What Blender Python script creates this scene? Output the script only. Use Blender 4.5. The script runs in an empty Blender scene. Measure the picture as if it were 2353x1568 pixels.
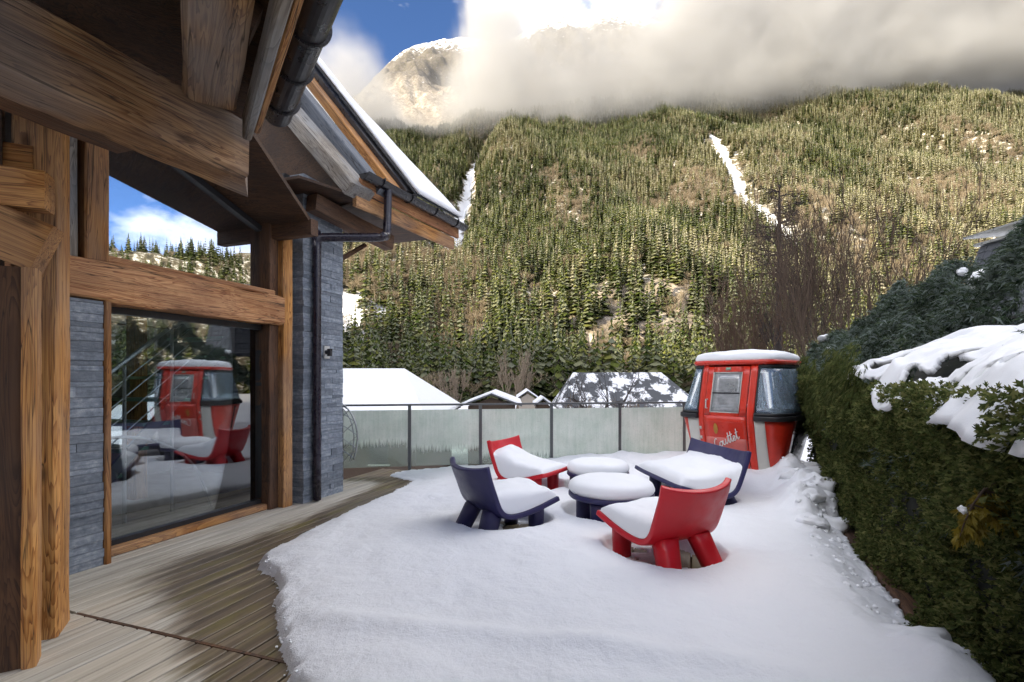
import bpy, bmesh, math, random
import numpy as np
from mathutils import Vector, Matrix, Quaternion

R = math.radians
random.seed(7)
RNG = np.random.default_rng(11)
scene = bpy.context.scene
C = scene.collection

# ------------------------------------------------------------------ camera
F = 1176.5                      # focal length in units of a 2353 wide frame (18 mm on 36 mm)
HZ = 872.0                      # row of the horizon in that frame
EYE = 1.5
cd = bpy.data.cameras.new('camera')
cam = bpy.data.objects.new('camera', cd)
C.objects.link(cam)
cam.location = (0, 0, EYE)
cam.rotation_euler = (R(90), 0, 0)
cd.sensor_width = 36
cd.lens = 18.0
cd.shift_y = (HZ - 784) / 2353
cd.clip_start = 0.05
cd.clip_end = 9000
scene.camera = cam

# ------------------------------------------------------------------ sky, sun, exposure
SUN_AZ = R(-122)                # heading of the sun from +Y, turning to +X
SUN_EL = R(24)
world = bpy.data.worlds.new('World')
scene.world = world
world.use_nodes = True
nt = world.node_tree
nt.nodes.clear()
sky = nt.nodes.new('ShaderNodeTexSky')
sky.sky_type = 'NISHITA'
sky.sun_disc = False
sky.sun_elevation = SUN_EL
sky.sun_rotation = SUN_AZ
sky.altitude = 2500
sky.air_density = 0.7
sky.dust_density = 0.0
sky.ozone_density = 5.0
# broken cloud over the whole sky, as in the view: blue gaps between pale banks
def wn(kind, **kw):
    x = nt.nodes.new(kind)
    for k, v in kw.items(): setattr(x, k, v)
    return x
wtc = wn('ShaderNodeTexCoord')
wmp = wn('ShaderNodeMapping')
wmp.inputs['Location'].default_value = CLOUD_OFFSET = (3.1, 1.7, 0.4)
wmp.inputs['Rotation'].default_value = (0, 0, R(-56))
wmp.inputs['Scale'].default_value = (1.0, 1.0, 1.7)
wno = wn('ShaderNodeTexNoise')
wno.inputs['Scale'].default_value = 1.5; wno.inputs['Detail'].default_value = 7; wno.inputs['Roughness'].default_value = 0.58
wrp = wn('ShaderNodeValToRGB')
wrp.color_ramp.elements[0].position = 0.47; wrp.color_ramp.elements[1].position = 0.62
wcl = wn('ShaderNodeMix', data_type='RGBA')
wcl.inputs[6].default_value = (12.5, 12.4, 12.8, 1); wcl.inputs[7].default_value = (19.0, 18.4, 17.8, 1)
wmx = wn('ShaderNodeMix', data_type='RGBA')
nt.links.new(wtc.outputs['Generated'], wmp.inputs[0]); nt.links.new(wmp.outputs[0], wno.inputs['Vector'])
nt.links.new(wno.outputs['Fac'], wrp.inputs[0]); nt.links.new(wno.outputs['Fac'], wcl.inputs[0])
nt.links.new(wrp.outputs[0], wmx.inputs[0]); nt.links.new(sky.outputs[0], wmx.inputs[6]); nt.links.new(wcl.outputs[2], wmx.inputs[7])
bg = nt.nodes.new('ShaderNodeBackground')
bg.inputs['Strength'].default_value = 0.1
wo = nt.nodes.new('ShaderNodeOutputWorld')
nt.links.new(wmx.outputs[2], bg.inputs[0])
nt.links.new(bg.outputs[0], wo.inputs[0])

sl = bpy.data.lights.new('sun', 'SUN')
sl.energy = 4.0
sl.angle = R(0.5)
sl.color = (1.0, 0.88, 0.67)
sun = bpy.data.objects.new('sun', sl)
C.objects.link(sun)
sdir = Vector((math.sin(SUN_AZ) * math.cos(SUN_EL), math.cos(SUN_AZ) * math.cos(SUN_EL), math.sin(SUN_EL)))
sun.rotation_euler = sdir.to_track_quat('Z', 'Y').to_euler()
sun.location = (-20, -40, 60)

vs = scene.view_settings
vs.view_transform = 'Standard'
vs.look = 'None'
vs.gamma = 1.0
vs.use_curve_mapping = False
vs.exposure = 1.58
scene.display_settings.display_device = 'sRGB'
cy = scene.cycles
cy.use_denoising = True
cy.use_adaptive_sampling = True
cy.adaptive_threshold = 0.02
cy.max_bounces = 8
cy.diffuse_bounces = 3
cy.glossy_bounces = 4
cy.transmission_bounces = 6
cy.transparent_max_bounces = 16
cy.volume_bounces = 5
cy.volume_step_rate = 2.0
cy.volume_max_steps = 128
cy.sample_clamp_indirect = 6.0
cy.caustics_reflective = False
cy.caustics_refractive = False


# ------------------------------------------------------------------ geometry of the place
def ground(px, py, z=0.0):
    """point at height z that the frame shows at (px, py)"""
    y = F * (EYE - z) / (py - HZ)
    return Vector(((px - F) / F * y, y, z))


def at(px, py, y):
    return Vector(((px - F) / F * y, y, EYE - (py - HZ) / F * y))


WA = R(19.7)                                    # heading of the window wall
U = Vector((math.sin(WA), math.cos(WA), 0))     # along the wall
N = Vector((math.cos(WA), -math.sin(WA), 0))    # out of the wall, over the terrace
P0 = Vector((-3.454, 4.434, 0))                 # foot of the threshold
Z3 = Vector((0, 0, 1))


def wall(t, off, z=0.0):
    return P0 + U * t + N * off + Z3 * z


def onwall(px, py, off):
    """t and z on the plane at this offset from the window wall"""
    q = P0 + N * off
    k = (px - F) / F
    t = (k * q.y - q.x) / (U.x - k * U.y)
    y = q.y + U.y * t
    return t, EYE - (py - HZ) / F * y


# ------------------------------------------------------------------ numeric noise
def _hash(ix, iy, seed):
    h = (ix.astype(np.int64) * 374761393 + iy.astype(np.int64) * 668265263 + seed * 974634777) & 0x7fffffff
    h = ((h ^ (h >> 13)) * 1274126177) & 0x7fffffff
    h = (h ^ (h >> 16)) & 0xffff
    return h / 65535.0


def vnoise(x, y, seed=0):
    x = np.asarray(x, float); y = np.asarray(y, float)
    ix = np.floor(x); iy = np.floor(y)
    fx = x - ix; fy = y - iy
    fx = fx * fx * fx * (fx * (fx * 6 - 15) + 10); fy = fy * fy * fy * (fy * (fy * 6 - 15) + 10)
    a = _hash(ix, iy, seed); b = _hash(ix + 1, iy, seed)
    c = _hash(ix, iy + 1, seed); d = _hash(ix + 1, iy + 1, seed)
    return (a * (1 - fx) + b * fx) * (1 - fy) + (c * (1 - fx) + d * fx) * fy


def fbm(x, y, seed=0, octv=4, gain=0.5):
    s = 0.0; a = 1.0; tot = 0.0
    for o in range(octv):
        s = s + a * (vnoise(x, y, seed + o * 17) - 0.5)
        tot += a
        a *= gain
        x = np.asarray(x) * 2.03 + 11.3; y = np.asarray(y) * 2.03 + 4.7
    return s / tot * 2


def sstep(a, b, x):
    t = np.clip((np.asarray(x, float) - a) / (b - a), 0, 1)
    return t * t * (3 - 2 * t)


def seg_dist(x, y, pts):
    d = np.full(np.shape(x), 1e9)
    for (ax, ay), (bx, by) in zip(pts[:-1], pts[1:]):
        dx, dy = bx - ax, by - ay
        t = np.clip(((x - ax) * dx + (y - ay) * dy) / (dx * dx + dy * dy), 0, 1)
        d = np.minimum(d, np.hypot(x - ax - t * dx, y - ay - t * dy))
    return d


# ------------------------------------------------------------------ object helpers
WM = {}


def link(o, parent=None, M=None):
    C.objects.link(o)
    M = M if M is not None else Matrix.Identity(4)
    if parent is not None:
        o.parent = parent
        o.matrix_basis = WM[parent.name].inverted() @ M
    else:
        o.matrix_basis = M
    WM[o.name] = M.copy()
    return o


def tag(o, label=None, cat=None, group=None, kind=None):
    if label: o['label'] = label
    if cat: o['category'] = cat
    if group: o['group'] = group
    if kind: o['kind'] = kind
    return o


def thing(name, loc, label, cat, group=None, rz=0.0):
    o = bpy.data.objects.new(name, None)
    o.empty_display_size = 0.2
    link(o, None, Matrix.Translation(Vector(loc)) @ Matrix.Rotation(rz, 4, 'Z'))
    return tag(o, label, cat, group)


def copy_tree(o, parent=None, M=None):
    c = o.copy()
    C.objects.link(c)
    if parent is not None:
        c.parent = parent
    else:
        c.matrix_basis = M
    for ch in CH.get(o.name, ()):
        copy_tree(ch, c)
    return c


CH = {}


class MB:
    """collects shapes for one mesh"""
    def __init__(s):
        s.v = []; s.f = []; s.mi = []

    def add(s, vs_, fs_, mi=0):
        b = len(s.v)
        s.v += [tuple(v) for v in vs_]
        s.f += [tuple(i + b for i in f) for f in fs_]
        s.mi += [mi] * len(fs_)

    def box(s, c, size, M=None, mi=0):
        x, y, z = [k / 2 for k in size]
        vs_ = [Vector((sx * x, sy * y, sz * z)) for sz in (-1, 1) for sy in (-1, 1) for sx in (-1, 1)]
        if M is not None: vs_ = [M @ v for v in vs_]
        c = Vector(c)
        s.add([v + c for v in vs_], [(0, 2, 3, 1), (4, 5, 7, 6), (0, 1, 5, 4), (2, 6, 7, 3), (0, 4, 6, 2), (1, 3, 7, 5)], mi)

    def bar(s, a, b, w, h, up=(0, 0, 1), mi=0):
        a = Vector(a); b = Vector(b); d = (b - a).normalized(); up = Vector(up)
        r = d.cross(up).normalized(); u = r.cross(d).normalized()
        q = []
        for p in (a, b):
            for i, j in ((-1, -1), (1, -1), (1, 1), (-1, 1)):
                q.append(p + r * (i * w / 2) + u * (j * h / 2))
        s.add(q, [(3, 2, 1, 0), (4, 5, 6, 7), (0, 1, 5, 4), (1, 2, 6, 5), (2, 3, 7, 6), (3, 0, 4, 7)], mi)

    def tube(s, pts, rad, n=8, caps=True, mi=0):
        pts = [Vector(p) for p in pts]
        rs = rad if isinstance(rad, (list, tuple)) else [rad] * len(pts)
        b = len(s.v); prev = None; rings = []
        for i, p in enumerate(pts):
            d = (pts[min(i + 1, len(pts) - 1)] - pts[max(i - 1, 0)])
            d = d.normalized() if d.length > 1e-9 else Vector((0, 0, 1))
            if prev is None:
                r = d.orthogonal().normalized()
            else:
                r = (prev - d * prev.dot(d))
                r = r.normalized() if r.length > 1e-6 else d.orthogonal().normalized()
            prev = r
            u = d.cross(r)
            rings.append([p + (r * math.cos(2 * math.pi * k / n) + u * math.sin(2 * math.pi * k / n)) * rs[i] for k in range(n)])
        vs_ = [v for rg in rings for v in rg]
        fs_ = []
        for i in range(len(pts) - 1):
            for k in range(n):
                k2 = (k + 1) % n
                fs_.append((i * n + k, i * n + k2, (i + 1) * n + k2, (i + 1) * n + k))
        if caps:
            fs_.append(tuple(range(n - 1, -1, -1)))
            fs_.append(tuple((len(pts) - 1) * n + k for k in range(n)))
        s.add(vs_, fs_, mi)

    def prism(s, poly, d, mi=0):
        """polygon (3D points) pushed along vector d"""
        n = len(poly); d = Vector(d)
        a = [Vector(p) for p in poly]; b = [p + d for p in a]
        nrm = Vector((0, 0, 0))
        for i in range(n):
            nrm += a[i].cross(a[(i + 1) % n])
        flip = nrm.dot(d) > 0
        fs_ = [tuple(range(n))[::-1] if flip else tuple(range(n)), tuple(range(n, 2 * n)) if flip else tuple(range(2 * n - 1, n - 1, -1))]
        for i in range(n):
            j = (i + 1) % n
            fs_.append((i, j, n + j, n + i) if flip else (i, n + i, n + j, j))
        s.add(a + b, fs_, mi)

    def build(s, name, mat, parent=None, M=None, smooth=False, bevel=0.0, local=False):
        """vertices are world points unless local; M is the object matrix"""
        me = bpy.data.meshes.new(name)
        if M is not None and not local:
            Mi = M.inverted()
            vv = [Mi @ Vector(v) for v in s.v]
        elif M is None and parent is not None and not local:
            M = WM[parent.name]
            Mi = M.inverted()
            vv = [Mi @ Vector(v) for v in s.v]
        else:
            vv = s.v
        me.from_pydata([tuple(v) for v in vv], [], s.f)
        for m in (mat if isinstance(mat, (list, tuple)) else [mat]):
            me.materials.append(m)
        if isinstance(mat, (list, tuple)):
            me.polygons.foreach_set('material_index', s.mi)
        if smooth:
            me.polygons.foreach_set('use_smooth', [True] * len(me.polygons))
        o = bpy.data.objects.new(name, me)
        link(o, parent, M)
        if parent is not None:
            CH.setdefault(parent.name, []).append(o)
        if bevel:
            b = o.modifiers.new('bevel', 'BEVEL'); b.width = bevel; b.segments = 2; b.limit_method = 'ANGLE'
        return o


def np_mesh(name, verts, faces, mat, smooth=True):
    """faces: (n,3) or (n,4) int array"""
    me = bpy.data.meshes.new(name)
    verts = np.asarray(verts, np.float32); faces = np.asarray(faces, np.int32)
    k = faces.shape[1]
    me.vertices.add(len(verts)); me.vertices.foreach_set('co', verts.ravel())
    me.loops.add(faces.size); me.loops.foreach_set('vertex_index', faces.ravel())
    me.polygons.add(len(faces))
    me.polygons.foreach_set('loop_start', np.arange(0, faces.size, k, dtype=np.int32))
    me.polygons.foreach_set('use_smooth', np.full(len(faces), smooth))
    me.update(calc_edges=True)
    me.validate()
    for m in (mat if isinstance(mat, (list, tuple)) else [mat]):
        me.materials.append(m)
    return me


def grid_faces(nu, nv, mask=None):
    i = np.arange(nu - 1)[:, None] * nv + np.arange(nv - 1)[None, :]
    f = np.stack([i, i + nv, i + nv + 1, i + 1], -1)
    if mask is not None:
        f = f[mask]
    return f.reshape(-1, 4)


# ------------------------------------------------------------------ materials
MAT = {}


class NT:
    def __init__(s, name):
        s.m = bpy.data.materials.new(name); s.m.use_nodes = True
        s.t = s.m.node_tree; s.t.nodes.clear()
        s.out = s.n('ShaderNodeOutputMaterial')
        MAT[name] = s.m

    def n(s, kind, **kw):
        x = s.t.nodes.new(kind)
        for k, v in kw.items(): setattr(x, k, v)
        return x

    def l(s, a, b): s.t.links.new(a, b)

    def noise(s, vec, scale, detail=4, rough=0.55, dist=0.0):
        x = s.n('ShaderNodeTexNoise')
        x.inputs['Scale'].default_value = scale; x.inputs['Detail'].default_value = detail
        x.inputs['Roughness'].default_value = rough; x.inputs['Distortion'].default_value = dist
        if vec is not None: s.l(vec, x.inputs['Vector'])
        return x.outputs['Fac']

    def ramp(s, fac, stops, interp='LINEAR'):
        x = s.n('ShaderNodeValToRGB'); x.color_ramp.interpolation = interp
        e = x.color_ramp.elements
        while len(e) < len(stops): e.new(0.5)
        for k, (p, c) in enumerate(stops):
            e[k].position = p
            e[k].color = (c[0], c[1], c[2], 1) if isinstance(c, (tuple, list)) else (c, c, c, 1)
        s.l(fac, x.inputs[0])
        return x.outputs[0]

    def math(s, op, a, b=None, clamp=False):
        x = s.n('ShaderNodeMath', operation=op, use_clamp=clamp)
        for i, v in enumerate((a, b)):
            if v is None: continue
            if isinstance(v, (int, float)): x.inputs[i].default_value = v
            else: s.l(v, x.inputs[i])
        return x.outputs[0]

    def mix(s, fac, a, b, blend='MIX'):
        x = s.n('ShaderNodeMix', data_type='RGBA', blend_type=blend)
        if isinstance(fac, (int, float)): x.inputs[0].default_value = fac
        else: s.l(fac, x.inputs[0])
        for i, v in ((6, a), (7, b)):
            if isinstance(v, (tuple, list)): x.inputs[i].default_value = (v[0], v[1], v[2], 1)
            else: s.l(v, x.inputs[i])
        return x.outputs[2]

    def coords(s, kind='Object', scale=(1, 1, 1), rand=False):
        tc = s.n('ShaderNodeTexCoord')
        v = tc.outputs[kind]
        mp = s.n('ShaderNodeMapping'); mp.inputs['Scale'].default_value = scale
        s.l(v, mp.inputs['Vector'])
        if rand:
            oi = s.n('ShaderNodeObjectInfo')
            cx_ = s.n('ShaderNodeCombineXYZ')
            m1 = s.math('MULTIPLY', oi.outputs['Random'], 57.0); m2 = s.math('MULTIPLY', oi.outputs['Random'], 23.0)
            s.l(m1, cx_.inputs[0]); s.l(m2, cx_.inputs[1]); s.l(m1, cx_.inputs[2])
            ad = s.n('ShaderNodeVectorMath', operation='ADD')
            s.l(mp.outputs[0], ad.inputs[0]); s.l(cx_.outputs[0], ad.inputs[1])
            return ad.outputs[0]
        return mp.outputs[0]

    def princ(s, color, rough=0.6, bump=None, bstr=0.3, bdist=0.01, **kw):
        p = s.n('ShaderNodeBsdfPrincipled')
        if isinstance(color, (tuple, list)): p.inputs['Base Color'].default_value = (color[0], color[1], color[2], 1)
        else: s.l(color, p.inputs['Base Color'])
        if isinstance(rough, (int, float)): p.inputs['Roughness'].default_value = rough
        else: s.l(rough, p.inputs['Roughness'])
        for k, v in kw.items():
            p.inputs[k.replace('_', ' ')].default_value = v
        if bump is not None:
            b = s.n('ShaderNodeBump'); b.inputs['Strength'].default_value = bstr; b.inputs['Distance'].default_value = bdist
            s.l(bump, b.inputs['Height']); s.l(b.outputs[0], p.inputs['Normal'])
        s.l(p.outputs[0], s.out.inputs['Surface'])
        return p


def wood(name, dark, mid, light, grey=None, greyamt=0.4, rough=0.75, fine=1.0):
    t = NT(name)
    v1 = t.coords('Object', (0.55, 7.0, 7.0), True)
    v2 = t.coords('Object', (1.4, 46 * fine, 46 * fine), True)
    v3 = t.coords('Object', (1.3, 2.2, 2.2), True)
    big = t.noise(v1, 1.0, 3, 0.5, 1.8)
    # rings: growth lines that follow the distorted large noise
    rings = t.math('FRACT', t.math('MULTIPLY', big, 13.0))
    rings = t.ramp(rings, [(0, 0.15), (0.55, 0.9), (0.92, 1.0), (1.0, 0.1)])
    fib = t.noise(v2, 1.0, 3, 0.65)
    blot = t.noise(v3, 1.3, 2, 0.5)
    f = t.math('MULTIPLY', t.math('ADD', t.math('MULTIPLY', rings, 0.45), t.math('MULTIPLY', fib, 0.75)), 0.85)
    col = t.ramp(f, [(0.26, tuple(k * .6 for k in dark)), (0.46, mid), (0.72, light)])
    col = t.mix(t.ramp(blot, [(0.38, 0.0), (0.66, 0.55)]), col, dark)
    if grey:
        gm = t.math('MULTIPLY', t.ramp(t.noise(v3, 0.9, 2, 0.6), [(0.42, 0.0), (0.62, 1.0)]), greyamt)
        gcol = t.mix(fib, tuple(k * 0.45 for k in grey), grey)
        col = t.mix(gm, col, gcol)
    # knots
    vo = t.n('ShaderNodeTexVoronoi'); vo.inputs['Scale'].default_value = 1.0
    t.l(t.coords('Object', (2.1, 5.0, 5.0), True), vo.inputs['Vector'])
    kn = t.ramp(vo.outputs['Distance'], [(0.06, 1.0), (0.17, 0.0)])
    col = t.mix(t.math('MULTIPLY', kn, 0.75), col, tuple(k * 0.35 for k in dark))
    oi2 = t.n('ShaderNodeObjectInfo')
    col = t.mix(t.math('MULTIPLY', t.math('FRACT', t.math('MULTIPLY', oi2.outputs['Random'], 3.7)), 0.5), col, dark)
    # drying cracks
    ck = t.noise(t.coords('Object', (0.5, 16, 16), True), 1.0, 2, 0.4, 0.6)
    ckm = t.ramp(t.math('ABSOLUTE', t.math('SUBTRACT', ck, 0.5)), [(0.0, 1.0), (0.012, 0.0)])
    col = t.mix(t.math('MULTIPLY', ckm, 0.8), col, (0.012, 0.008, 0.006))
    h = t.math('SUBTRACT', f, t.math('MULTIPLY', ckm, 0.8))
    t.princ(col, rough, h, 0.55, 0.006)
    return t.m


M_honey = wood('wood_honey', (0.12, 0.038, 0.007), (0.42, 0.165, 0.035), (0.7, 0.35, 0.1), (0.42, 0.38, 0.32), 0.3)
M_old = wood('wood_old', (0.06, 0.022, 0.007), (0.3, 0.14, 0.05), (0.6, 0.36, 0.16), (0.38, 0.38, 0.38), 0.55)
M_brown = wood('wood_brown', (0.03, 0.012, 0.006), (0.085, 0.036, 0.014), (0.17, 0.08, 0.034), (0.14, 0.12, 0.1), 0.2)
M_grey = wood('wood_grey', (0.07, 0.05, 0.035), (0.2, 0.165, 0.13), (0.4, 0.36, 0.3), (0.36, 0.38, 0.4), 0.75)
M_red = wood('wood_red', (0.16, 0.05, 0.016), (0.46, 0.19, 0.07), (0.72, 0.39, 0.17), (0.4, 0.35, 0.3), 0.12)
M_blue = wood('wood_weathered_blue', (0.04, 0.045, 0.06), (0.11, 0.13, 0.17), (0.26, 0.28, 0.3), (0.3, 0.34, 0.4), 0.6)
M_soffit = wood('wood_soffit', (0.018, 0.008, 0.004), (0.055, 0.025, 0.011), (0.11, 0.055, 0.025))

# deck boards: pale weathered larch, dark and mossy where wet
t = NT('deck_wood')
v2 = t.coords('Object', (1.2, 60, 60), True); v1 = t.coords('Object', (0.5, 9, 9), True)
fib = t.noise(v2, 1.0, 5, 0.65); big = t.noise(v1, 1.0, 3, 0.5, 1.2)
f = t.math('MULTIPLY', t.math('ADD', fib, big), 0.5)
oi = t.n('ShaderNodeObjectInfo')
dry = t.ramp(f, [(0.3, (0.22, 0.2, 0.165)), (0.5, (0.46, 0.43, 0.37)), (0.7, (0.66, 0.62, 0.55))])
dry = t.mix(t.math('MULTIPLY', oi.outputs['Random'], 0.45), dry, (0.5, 0.42, 0.31), 'MIX')
wet = t.ramp(f, [(0.32, (0.03, 0.021, 0.012)), (0.5, (0.12, 0.088, 0.055)), (0.7, (0.26, 0.2, 0.13))])
moss = t.ramp(t.noise(t.coords('Object', (1.1, 3, 3), True), 1.6, 4, 0.6), [(0.5, 0.0), (0.68, 0.6)])
wet = t.mix(moss, wet, (0.17, 0.14, 0.035))
at_ = t.n('ShaderNodeAttribute', attribute_name='wet')
wn = t.noise(t.coords('Object', (1.5, 14, 14), True), 1.5, 4, 0.6)
wf = t.math('ADD', at_.outputs['Fac'], t.math('MULTIPLY', t.math('SUBTRACT', wn, 0.5), 1.5))
wf = t.ramp(wf, [(0.2, 0.0), (0.8, 1.0)])
col = t.mix(wf, dry, wet)
groove = t.noise(t.coords('Object', (0.25, 26, 26), True), 1.0, 2)
rg = t.ramp(wf, [(0.0, 0.8), (1.0, 0.5)])
t.princ(col, rg, t.math('ADD', f, t.math('MULTIPLY', groove, 0.5)), 0.45, 0.004)
M_deck = t.m

# snow
def snow_mat(name, base, bump_scale, bstr, dirt=0.0):
    t = NT(name)
    v = t.coords('Object')
    a = t.noise(v, bump_scale, 6, 0.62); b = t.noise(v, bump_scale * 9, 4, 0.6)
    g = t.noise(v, 1.4, 4, 0.55)
    col = t.mix(g, tuple(k * 0.94 for k in base), base)
    if dirt:
        dn = t.ramp(t.noise(v, 7.0, 6, 0.7), [(0.52, 0.0), (0.72, dirt)])
        col = t.mix(dn, col, (0.3, 0.27, 0.24))
    h = t.math('ADD', t.math('MULTIPLY', a, 0.8), t.math('MULTIPLY', b, 0.25))
    t.princ(col, 0.55, h, bstr, 0.012, Specular_IOR_Level=0.25)
    return t.m


M_snow = snow_mat('snow', (0.84, 0.855, 0.885), 24.0, 1.0)
M_cap = snow_mat('snow_cap', (0.85, 0.865, 0.89), 14.0, 0.35)
M_bank = snow_mat('snow_bank', (0.84, 0.85, 0.87), 16.0, 0.9, 0.25)


def plain(name, color, rough=0.5, var=0.12, scale=6.0, bump=0.0, **kw):
    t = NT(name)
    v = t.coords('Object', (1, 1, 1), True)
    n_ = t.noise(v, scale, 5, 0.6)
    c = t.mix(n_, tuple(k * (1 - var) for k in color), tuple(min(1, k * (1 + var)) for k in color))
    rr = t.ramp(t.noise(v, scale * 1.7, 4), [(0.3, max(0, rough - 0.1)), (0.7, min(1, rough + 0.12))])
    t.princ(c, rr, n_ if bump else None, bump, 0.004, **kw)
    return t.m


M_redp = plain('red_plastic', (0.55, 0.008, 0.018), 0.42, 0.1, 5)
M_bluep = plain('navy_plastic', (0.022, 0.02, 0.085), 0.45, 0.15, 5)
M_black = plain('black_metal', (0.014, 0.013, 0.016), 0.32, 0.2, 8, Metallic=0.0)
M_pipe = plain('painted_downpipe', (0.018, 0.014, 0.024), 0.28, 0.15, 8)
M_steel = plain('steel', (0.42, 0.43, 0.43), 0.35, 0.1, 9, Metallic=0.85)
M_dsteel = plain('dark_steel', (0.12, 0.125, 0.125), 0.4, 0.15, 9, Metallic=0.5)
M_frame = plain('window_frame', (0.02, 0.02, 0.022), 0.4, 0.15, 9)
M_gred = plain('cabin_red_paint', (0.6, 0.03, 0.012), 0.36, 0.32, 7, Coat_Weight=0.3)
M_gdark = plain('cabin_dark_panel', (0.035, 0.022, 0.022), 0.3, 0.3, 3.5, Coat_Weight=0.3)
M_gwhite = plain('cabin_white_paint', (0.55, 0.54, 0.5), 0.45, 0.12, 5)
M_pinkf = plain('cabin_faded_paint', (0.55, 0.13, 0.11), 0.5, 0.25, 9)
M_rubber = plain('rubber', (0.012, 0.012, 0.014), 0.5, 0.2, 8)
M_letter = plain('letter_white', (0.75, 0.74, 0.72), 0.5, 0.05, 8)
M_slate = plain('slate_tile', (0.07, 0.075, 0.085), 0.55, 0.25, 10, 0.3)
M_iwall = plain('interior_wall', (0.22, 0.19, 0.17), 0.8, 0.2, 3)
M_ifloor = plain('interior_floor', (0.2, 0.17, 0.15), 0.4, 0.2, 3)
M_iwhite = plain('interior_white', (0.6, 0.6, 0.6), 0.7, 0.06, 3)
M_tread = plain('stair_tread', (0.2, 0.36, 0.27), 0.3, 0.15, 6)
M_render = plain('house_render', (0.33, 0.29, 0.24), 0.85, 0.12, 2, 0.2)
M_hwood = plain('house_timber', (0.06, 0.038, 0.024), 0.8, 0.25, 6, 0.3)
M_bark = plain('bark', (0.035, 0.026, 0.022), 0.9, 0.3, 18, 0.5)
M_twig = plain('twig', (0.075, 0.05, 0.034), 0.9, 0.35, 3)

# slate strips of the stone piers
t = NT('stone_strip')
v = t.coords('Object', (1, 1, 1), True)
oi = t.n('ShaderNodeObjectInfo')
a = t.noise(t.coords('Object', (3, 3, 22), True), 2.0, 6, 0.65); b = t.noise(v, 22, 5, 0.7)
col = t.ramp(t.math('MULTIPLY', t.math('ADD', a, b), 0.5), [(0.3, (0.08, 0.1, 0.13)), (0.5, (0.25, 0.285, 0.33)), (0.68, (0.52, 0.55, 0.58))])
col = t.mix(t.math('MULTIPLY', oi.outputs['Random'], 0.65), col, (0.075, 0.09, 0.11))
t.princ(col, 0.72, t.math('ADD', a, b), 0.7, 0.008)
M_stone = t.m


def glass_mat(name, refl, tint=(0.9, 0.95, 0.93)):
    t = NT(name)
    tr = t.n('ShaderNodeBsdfTransparent'); tr.inputs[0].default_value = (*tint, 1)
    gl = t.n('ShaderNodeBsdfGlossy'); gl.inputs['Roughness'].default_value = 0.006
    gl.inputs[0].default_value = (0.95, 0.97, 1.0, 1)
    fr = t.n('ShaderNodeFresnel'); fr.inputs[0].default_value = 1.5
    f = t.math('ADD', t.math('MULTIPLY', fr.outputs[0], 1.2), refl, True)
    mx = t.n('ShaderNodeMixShader')
    t.l(f, mx.inputs[0]); t.l(tr.outputs[0], mx.inputs[1]); t.l(gl.outputs[0], mx.inputs[2])
    t.l(mx.outputs[0], t.out.inputs['Surface'])
    return t.m


M_glass = glass_mat('coated_glass', 0.1, (0.9, 0.94, 0.94))
M_glass_top = glass_mat('coated_glass_upper', 0.5, (0.6, 0.65, 0.66))
def sky_tinted_glass(name):
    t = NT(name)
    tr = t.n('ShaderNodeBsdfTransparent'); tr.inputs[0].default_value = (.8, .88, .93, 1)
    df = t.n('ShaderNodeBsdfDiffuse'); df.inputs[0].default_value = (.4, .5, .6, 1)  # bluish diffuse paints a sky reflection into the glass, no mist
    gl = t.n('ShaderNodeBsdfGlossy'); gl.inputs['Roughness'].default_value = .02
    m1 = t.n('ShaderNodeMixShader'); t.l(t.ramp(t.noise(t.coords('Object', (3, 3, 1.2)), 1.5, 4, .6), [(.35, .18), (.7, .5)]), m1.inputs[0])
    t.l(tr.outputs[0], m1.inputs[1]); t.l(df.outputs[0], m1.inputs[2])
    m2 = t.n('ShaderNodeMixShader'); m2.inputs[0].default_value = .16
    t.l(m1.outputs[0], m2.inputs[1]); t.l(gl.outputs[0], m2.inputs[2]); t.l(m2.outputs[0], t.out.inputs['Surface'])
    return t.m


M_cglass = sky_tinted_glass('cabin_glass')

# frosted, rimed balustrade glass; clear at the foot where meltwater has run
t = NT('frosted_glass')
tc = t.n('ShaderNodeTexCoord')
sp = t.n('ShaderNodeSeparateXYZ'); t.l(tc.outputs['Object'], sp.inputs[0])
oi = t.n('ShaderNodeObjectInfo')
vd = t.coords('Object', (34, 34, 3.2), True)
drip = t.noise(vd, 1.0, 5, 0.65)
swirl = t.noise(t.coords('Object', (4, 4, 4), True), 1.6, 5, 0.65, 2.5)
at_ = t.n('ShaderNodeAttribute', attribute_name='clear', attribute_type='OBJECT')
lowz = t.math('SUBTRACT', t.math('MULTIPLY', at_.outputs['Fac'], 0.55), sp.outputs['Z'])
clearf = t.math('ADD', t.math('MULTIPLY', lowz, 3.0), t.math('SUBTRACT', drip, 0.5))
clearf = t.ramp(clearf, [(0.0, 0.0), (0.34, 0.8)])
fine = t.ramp(t.math('ABSOLUTE', t.math('SUBTRACT', swirl, 0.5)), [(0.0, 0.55), (0.025, 0.0)])
clearf = t.math('MAXIMUM', clearf, t.math('MULTIPLY', fine, 0.6))
body = t.n('ShaderNodeBsdfDiffuse'); 
bc = t.mix(t.ramp(t.math('MULTIPLY', t.math('ADD', t.noise(t.coords('Object', (1.5, 1.5, 1.5), True), 2.0, 4), t.noise(t.coords('Object', (26, 26, 1.6), True), 1.0, 4, .7)), .5), [(.36, 0.0), (.62, 1.0)]), (0.66, 0.73, 0.66), (0.86, 0.88, 0.83))
t.l(bc, body.inputs[0])
tl = t.n('ShaderNodeBsdfTranslucent'); t.l(bc, tl.inputs[0])
m1 = t.n('ShaderNodeMixShader'); m1.inputs[0].default_value = 0.45
t.l(body.outputs[0], m1.inputs[1]); t.l(tl.outputs[0], m1.inputs[2])
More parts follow.
